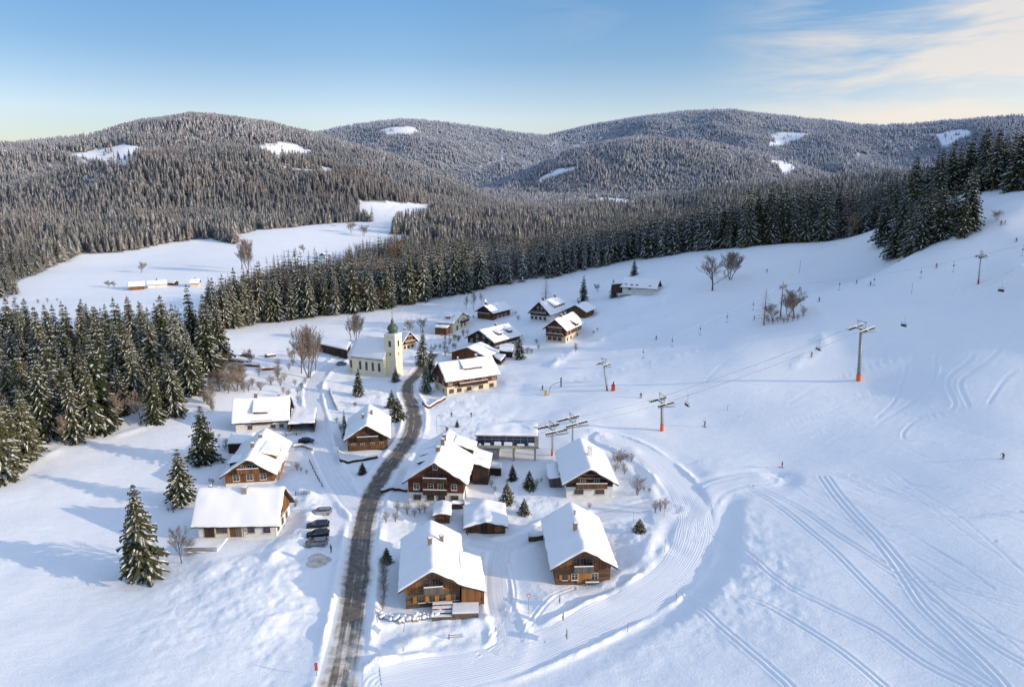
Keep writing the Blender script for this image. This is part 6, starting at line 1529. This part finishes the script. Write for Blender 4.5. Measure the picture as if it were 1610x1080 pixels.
# station
pS = hit(800, 722); zs = pS.z; c0 = hit(868, 716)
sd_ = Vector((pA.x-c0.x, pA.y-c0.y, 0)); sd_.normalize()
st = empty('lift_station', (0, 0, 0), 0, 'chairlift valley station with flat snow roof, dark blue glazing and raised platform on pillars', 'lift station')
f1, f2 = on_z(746.4, 681, zs+7.6), on_z(845, 682.5, zs+7.6); b1 = on_z(749.6, 663.6, zs+7.6)
cen = (f1+f2)/2; xa = (f2-f1); LW = xa.length; xa.normalize(); DP = min(11.0, (b1-f1).length); ya = Vector((-xa.y, xa.x, 0))
st.location = (f1.x, f1.y, zs); st.rotation_euler = (0, 0, atan2(xa.y, xa.x)); print('station', LW, DP, f1)
MB().box(0, LW, 0, DP, 6.75, 7.15).build('roof', M['steel'], st)
snow_slab('roof_snow', st, lambda u, v: (-.1+(LW+.2)*u, -.1+(DP+.2)*v, 7.16), .5, 14, 12, .3, 2)
g_ = MB().box(.7, LW-.7, .5, DP-.5, 4.4, 6.74).build('glazing', M['blueglass'], st)
mb = MB()
for k in range(9): x = .7+(LW-1.4)*k/8; mb.box(x-.05, x+.05, .42, .52, 4.4, 6.74)
mb.box(.6, LW-.6, .40, .5, 5.9, 6.0).build('mullions', M['steel'], g_)
mb = MB(); 
for x, w_ in ((.9, .7), (2.4, 1.6), (5, 1.9), (7.6, 2.2), (11.0, 2.0), (LW-2.4, 1.6)): mb.box(x, x+w_, .18, .44, 4.2, 4.2+random.uniform(.5, 1.2))
mb.build('wind_blown_snow', M['snow'], g_, bevel=.1)
MB().box(-.2, LW+.3, -.2, DP, 3.6, 4.2).build('platform', M['concrete'], st)
MB().box(LW*.6, LW+.6, -.35, -.205, 3.75, 3.95).build('yellow_edge', M['yellow'], st)
MB().box(2.0, 6.2, 1.0, DP-1, -2, 3.6).build('concrete_core', M['concrete'], st)
for x in (LW*.62, LW-.6, .4):
    for y in (.4, DP-1): MB().box(x-.25, x+.25, y-.25, y+.25, -2, 3.6).build('pillar', M['concrete'], st)
mb = MB()
for k in range(12): mb.box(1.0-.0, 2.0, -.2-k*.32, .12-k*.32, -1, 3.55-k*.3)
mb.build('stairs', M['steel'], st)
# two sheave-frame towers in front of the station
for k, (px_, py_, top_, lb) in enumerate([(868, 716, 672, 'first frosted pylon with long sheave trains right at the station'), (900, 706, 664, 'second frosted pylon with long sheave trains behind the white-based chalet roof')]):
    q = c0+sd_*(k*6.0); q.z = float(gz(q.x, q.y)); dz = q.y*CP-(q.z-CAMZ)*SP
    lift_tower('lift_pylon', q, 7.2+k*.9, atan2(sd_.y, sd_.x), lb, HALF, 12, 6.4, .8, 'red', 'station pylons', .07+.05*k, 0, .26)
zS = c0.z+7.6
def rope_point(k, sd, t):
    pass
nodes = []
for p_, H_, y_ in ((c0-sd_*6, 7.0, sd_), (c0, 7.2, sd_), (c0+sd_*6, 8.1, sd_), (pA, hA, dr), (pB, hB, dr), (pC, hC, dr)):
    z_ = (float(gz(p_.x, p_.y)) if p_ is not pA and p_ is not pB else p_.z)+H_+.75
    if p_ is c0 or p_ is not pA and p_ is not pB and p_ is not pC: z_ = c0.z+H_+.75
    nv = Vector((-y_.y, y_.x, 0)); ln_ = .06*H_ if p_ is pA else (.07*H_ if p_ is pB else 0); nodes.append((p_-y_*ln_, z_, nv))
LINES = {}
for sd in (-1, 1):
    P = []
    for i in range(len(nodes)-1):
        a = nodes[i][0]+nodes[i][2]*HALF*sd; a = Vector((a.x, a.y, nodes[i][1])); b_ = nodes[i+1][0]+nodes[i+1][2]*HALF*sd; b_ = Vector((b_.x, b_.y, nodes[i+1][1]))
        n_ = 12 if (b_-a).length > 15 else 2; sag = (b_-a).length*.012
        for k in range(n_): t = k/n_; c = a.lerp(b_, t); c.z -= 4*sag*t*(1-t); P.append(c)
    P.append(b_); LINES[sd] = P
e = empty('haul_rope', (0, 0, 0), 0, 'pair of grey haul ropes of the chairlift running up to the right', 'cable')
for sd in (-1, 1):
    mb = MB()
    for a, b_ in zip(LINES[sd][:-1], LINES[sd][1:]): mb.tube(a, b_, .055, .055, 5, cap=False)
    mb.build('rope', M['steel'], e)
def chair_at(sd, px, label):
    P = LINES[sd]; best = None
    for a, b_ in zip(P[:-1], P[1:]):
        for t in np.linspace(0, 1, 12):
            c = a.lerp(b_, t); q = proj(c.x, c.y, c.z)
            if best is None or abs(q[0]-px) < best[0]: best = (abs(q[0]-px), c.copy())
    c = best[1]; e = empty('chairlift_chair', c, yaw, label, 'lift chair', 'chairs hanging on the chairlift')
    MB().box(-.3, .3, -.10, .10, -.12, .12).build('grip', M['steel'], e)
    MB().tube((0, 0, 0), (.0, 0, -1.7), .05, .05, 6).tube((0, 0, -1.7), (-.25, 0, -1.9), .05, .05, 6).build('hanger', M['steel'], e)
    f = MB().tube((-.25, -1.05, -1.9), (-.25, 1.05, -1.9), .05, .05, 6)
    for y in (-1.05, 1.05): f.tube((-.25, y, -1.9), (-.35, y, -3.1), .045, .045, 5).tube((-.35, y, -3.1), (.35, y, -3.1), .045, .045, 5).tube((-.25, y, -2.5), (.35, y, -2.5), .03, .03, 5)
    f.build('frame', M['steel'], e)
    MB().box(-.32, .30, -1.0, 1.0, -3.12, -3.0).build('seat', M['black'], e, bevel=.03); MB().box(-.42, -.34, -1.0, 1.0, -3.0, -2.35).build('backrest', M['black'], e, bevel=.03)
    MB().tube((.38, -1.0, -2.45), (.38, 1.0, -2.45), .035, .035, 5).box(-.3, .2, -.95, .95, -2.998, -2.93).build('safety_bar', M['steel'], e)
for sd, px_, lb in ((-1, 1081, 'empty chairlift chair just right of the lower orange-footed pylon'), (1, 1290, 'chairlift chair on the far rope left of the tall pylon, above the red skier'), (-1, 1425, 'chairlift chair on the near rope, first to the right of the tall pylon'), (-1, 1577, 'chairlift chair nearest the right edge of the picture')):
    chair_at(sd, px_, lb)
# ------------------------------------------------------------------ drag lift higher up
dp = []
for (a, b_, top, lb, ln) in [(955, 614, 572, 'leaning pylon of the drag lift with red and cream padded foot', .20), (1227, 497, 452, 'small lift pylon standing in a thicket of bare trees', .0), (1538, 447, 405, 'lift pylon with red foot at the upper right', .04)]:
    p, H_ = tower_xy(a, b_, top); dp.append((p, H_, lb, ln))
for i, (p, H_, lb, ln) in enumerate(dp):
    a, b_ = (dp[0][0], dp[1][0]) if i == 0 else (dp[1][0], dp[2][0]); v = b_-a; yw = atan2(v.y, v.x)
    lift_tower('drag_lift_pylon', p, H_, yw, lb, 1.7, 4, 2.6, .8, 'red', 'drag lift pylons', .25, ln, .30)
e = empty('drag_lift_rope', (0, 0, 0), 0, 'thin rope of the upper drag lift between its three pylons', 'cable')
DL = []
for i in range(2):
    a = dp[i][0]+Vector((0, 0, dp[i][1]+.7)); b_ = dp[i+1][0]+Vector((0, 0, dp[i+1][1]+.7))
    if i == 0: a.x -= .2*dp[0][1]
    DL += [a.lerp(b_, t)-Vector((0, 0, 4*1.5*t*(1-t))) for t in np.linspace(0, 1, 14)]
v = (dp[2][0]-dp[1][0]); DL.append(DL[-1]+v*.55+Vector((0, 0, 3)))
mb = MB()
for a, b_ in zip(DL[:-1], DL[1:]): mb.tube(a, b_, .028, .028, 4, cap=False)
mb.build('rope', M['steel'], e)
for px_ in (1012, 1060, 1100, 1146, 1185, 1318, 1372, 1449, 1500, 1582):
    b0 = min(((abs(proj(*a.lerp(b_, t))[0]-px_), tuple(a.lerp(b_, t))) for a, b_ in zip(DL[:-1], DL[1:]) for t in (0, .33, .66)), key=lambda q: q[0])[1]
    e = empty('t_bar', b0, .3, 'T-bar handle hanging from the upper drag lift rope', 'T-bar', 'T-bars on the drag lift'); MB().tube((0, 0, 0), (0, 0, -3.6), .035, .03, 5).build('cord', M['black'], e); MB().box(-.55, .55, -.05, .05, -3.75, -3.6).build('handle', M['black'], e); MB().box(-.14, .14, -.14, .14, -1.9, -1.3).build('spring_box', M['black'], e)
# red padded snow gun base beside the drag pylon; yellow box and boarding gate on the lower piste
e = empty('padded_post', hit(964, 614), 0, 'bright red padded post right beside the leaning drag lift pylon', 'post'); MB().box(-.55, .55, -.5, .5, -.3, 2.1).build('padding', M['red'], e, bevel=.12); MB().tube((0, 0, 2), (.1, 0, 3.0), .22, .2, 8).build('motor', M['black'], e)
e = empty('control_post', hit(858, 621), 0, 'yellow control post on the lower piste beside the curved boarding bar', 'post'); MB().box(-.4, .4, -.3, .3, -.3, 1.7).build('body', M['yellow'], e, bevel=.1)
mb = MB(); q = [Vector(hit(862, 622))+Vector((0, 0, .1)), Vector(hit(866, 614))+Vector((0, 0, 1.6)), Vector(hit(874, 610))+Vector((0, 0, 1.7)), Vector(hit(882, 608))+Vector((0, 0, 1.9))]
o0 = q[0].copy(); e = empty('boarding_gate', o0, 0, 'curved steel boarding bar with a dark post on the lower piste', 'barrier')
for a, b_ in zip(q[:-1], q[1:]): mb.tube(a-o0, b_-o0, .12, .12, 6)
mb.build('bar', M['steel'], e); MB().box((q[3]-o0).x-.2, (q[3]-o0).x+.2, (q[3]-o0).y-.15, (q[3]-o0).y+.15, (q[3]-o0).z-2.2, (q[3]-o0).z+1.4).build('post', M['black'], e)
# ------------------------------------------------------------------ people
def cloth(n_, c): M[n_] = simple(n_, c, .8, 0, .1, 4)
cloth('jacket_red', (.42, .02, .02)); cloth('jacket_dark', (.02, .025, .035)); cloth('jacket_blue', (.02, .05, .16)); cloth('jacket_maroon', (.13, .02, .03)); cloth('trousers', (.025, .025, .03)); cloth('skin', (.55, .33, .24)); cloth('helmet', (.04, .04, .045)); cloth('jacket_olive', (.12, .13, .04)); cloth('ski', (.25, .05, .05))
POSES = {}
def body_mesh(pose):
    if pose in POSES: return POSES[pose]
    if pose == 'crouch': J = dict(pel=(0, -.12, .62), che=(0, .12, 1.02), nek=(0, .24, 1.22), hed=(0, .32, 1.36), kn=(.16, .18, .48), an=(.16, -.06, .10), el=(.40, .22, .92), ha=(.38, .50, .88), sh=(.2, .20, 1.14))
    elif pose == 'lean': J = dict(pel=(.12, 0, .80), che=(.02, .05, 1.22), nek=(-.02, .08, 1.42), hed=(-.03, .10, 1.58), kn=(.22, .12, .46), an=(.12, 0, .10), el=(.42, .12, 1.08), ha=(.55, .38, 1.0), sh=(.21, .06, 1.36))
    elif pose == 'raised': J = dict(pel=(0, 0, .90), che=(0, 0, 1.25), nek=(0, 0, 1.48), hed=(0, .02, 1.64), kn=(.12, .05, .50), an=(.13, 0, .10), el=(.38, .10, 1.55), ha=(.30, .16, 1.85), sh=(.21, 0, 1.42))
    else: J = dict(pel=(0, 0, .88), che=(0, .02, 1.23), nek=(0, .04, 1.45), hed=(0, .06, 1.61), kn=(.13, .08, .48), an=(.13, 0, .10), el=(.30, .02, 1.12), ha=(.32, .26, 1.0), sh=(.21, .02, 1.39))
    V = []; E = []; R_ = []
    def v(p, r_): V.append(p); R_.append(r_); return len(V)-1
    pel = v(J['pel'], .17); mid = v(tuple((a+b_)/2 for a, b_ in zip(J['pel'], J['che'])), .165); che = v(J['che'], .19); nek = v(J['nek'], .075); hed = v(J['hed'], .125); top = v((J['hed'][0], J['hed'][1], J['hed'][2]+.10), .10)
    E += [(pel, mid), (mid, che), (che, nek), (nek, hed), (hed, top)]
    for s in (-1, 1):
        f = lambda q: (s*q[0]+(0 if pose != 'lean' else (.12 if s < 0 else 0)*0), q[1], q[2])
        hp = v((J['pel'][0]+s*.10, J['pel'][1], J['pel'][2]-.06), .12); kn = v(f(J['kn']), .085); an = v(f(J['an']), .065); toe = v((f(J['an'])[0], f(J['an'])[1]+.17, .07), .055)
        E += [(pel, hp), (hp, kn), (kn, an), (an, toe)]
        sh = v((J['che'][0]+s*J['sh'][0]*.9, J['sh'][1], J['sh'][2]), .085); el = v((J['che'][0]+s*J['el'][0], J['el'][1], J['el'][2]), .06); ha = v((J['che'][0]+s*J['ha'][0], J['ha'][1], J['ha'][2]), .045); fg = v((J['che'][0]+s*J['ha'][0], J['ha'][1]+.08, J['ha'][2]-.02), .05)
        E += [(che, sh), (sh, el), (el, ha), (ha, fg)]
    me = bpy.data.meshes.new('body_cage'); me.from_pydata(V, E, []); o = bpy.data.objects.new('body_cage', me); COL.objects.link(o)
    sk = o.modifiers.new('s', 'SKIN'); ss = o.modifiers.new('ss', 'SUBSURF'); ss.levels = 1; ss.render_levels = 1
    for i, r_ in enumerate(R_): me.skin_vertices[0].data[i].radius = (r_, r_*.85)
    me.skin_vertices[0].data[0].use_root = True
    dg = bpy.context.evaluated_depsgraph_get(); out = bpy.data.meshes.new_from_object(o.evaluated_get(dg)); bpy.data.objects.remove(o); out.name = 'body'
    POSES[pose] = (out, J); return POSES[pose]
def person(px, py, pose, jacket, label, yaw=0, skis=True, poles=True, group=None, board=False, scale=1.0):
    me, J = body_mesh(pose); me = me.copy(); me.materials.clear()
    for m_ in (M[jacket], M['trousers'], M['skin'], M['helmet']): me.materials.append(m_)
    zh = J['hed'][2]; zp = J['pel'][2]
    for f in me.polygons:
        c = f.center
        f.material_index = (3 if c.z > zh+.03 or (c.z > zh-.10 and c.y < J['hed'][1]+.02) else 2) if c.z > J['nek'][2]+.03 and abs(c.x-J['hed'][0]) < .16 else (1 if c.z < zp-.06 or c.z < .2 else 0)
        f.use_smooth = True
    p = hit(px, py); e = empty('person', p+Vector((0, 0, .02)), yaw, label, 'person', group); e.scale = (scale,)*3
    link(bpy.data.objects.new('body', me), e)
    MB().box(J['hed'][0]-.09, J['hed'][0]+.09, J['hed'][1]+.09, J['hed'][1]+.135, zh-.0, zh+.07).build('goggles', M['black'], e)
    if board: MB().box(-.15, .15, -.75, .75, 0, .04).build('snowboard', M['ski'], e, bevel=.015)
    elif skis:
        for s in (-1, 1): MB().prism([(-.75, .0), (.70, .0), (.92, .10), (.90, .13), (.68, .035), (-.75, .035)], s*.13-.045, s*.13+.045, axis='x').build('ski', M['ski'], e)
    if poles:
        for s in (-1, 1):
            h_ = Vector((J['che'][0]+s*J['ha'][0], J['ha'][1]+.08, J['ha'][2]))
            if pose == 'raised': MB().tube(h_, h_+Vector((0, 0, 1.0)), .015, .012, 5).build('ski_pole', M['black'], e)
            else: MB().tube(h_+Vector((0, 0, .05)), Vector((h_.x+s*.08, h_.y-.35, .05 if pose != 'crouch' else .35)), .015, .012, 5).build('ski_pole', M['black'], e)
    return e
person(1230, 735, 'stand', 'jacket_red', 'skier in a red jacket gliding alone across the middle of the piste', 1.2)
person(1577, 721, 'crouch', 'jacket_dark', 'dark-clothed skier crouching near the right edge of the picture', 1.9)
person(1108, 671, 'raised', 'jacket_blue', 'skier in dark blue holding poles up right of the lower pylon', .3)
person(1276, 561, 'stand', 'jacket_red', 'skier in red below the chairlift ropes left of the tall pylon', 2.4)
person(710, 656, 'stand', 'jacket_maroon', 'left one of two people standing beside the road above the biggest chalet', 2.8, False, False)
person(741, 656, 'stand', 'jacket_maroon', 'right one of two people standing near the lift station stairs', 3.0, False, False)
person(853, 613, 'stand', 'jacket_dark', 'person in dark clothing beside the yellow control post', .4)
person(1008, 625, 'lean', 'jacket_dark', 'skier in black leaning into a turn below the drag lift', 2.2)
person(1347, 446, 'stand', 'jacket_dark', 'left one of two dark skiers on the upper piste near the drag lift rope', 1.0)
person(1369, 449, 'lean', 'jacket_blue', 'right one of two dark skiers on the upper piste near the drag lift rope', 1.6)
person(1472, 421, 'stand', 'jacket_red', 'skier in red high on the piste below the spruce clump', 2.7)
person(1288, 474, 'stand', 'jacket_dark', 'person in dark clothing on the curved bank right of the pylon thicket', .5)
person(1032, 534, 'stand', 'jacket_dark', 'small dark skier low on the piste right of the village', .8)
person(1206, 428, 'stand', 'jacket_blue', 'small skier in blue beside the big bare trees', 1.8)
person(1580, 353, 'stand', 'jacket_red', 'right one of two skiers at the bare shrub in the upper right', 1.0); person(1574, 354, 'lean', 'jacket_dark', 'left one of two skiers at the bare shrub in the upper right', 2.0)
person(1598, 380, 'crouch', 'jacket_olive', 'skier in olive at the right edge of the upper piste', 2.0)
person(1536, 322, 'stand', 'jacket_dark', 'tiny skier just below the upper right wood', 1.3)
person(521, 868, 'stand', 'jacket_dark', 'pedestrian in dark clothing standing behind the parked grey car', 2.2, False, False)
person(1186, 503, 'lean', 'jacket_dark', 'snowboarder in black left of the bare larch', 1.1, False, False, board=True)
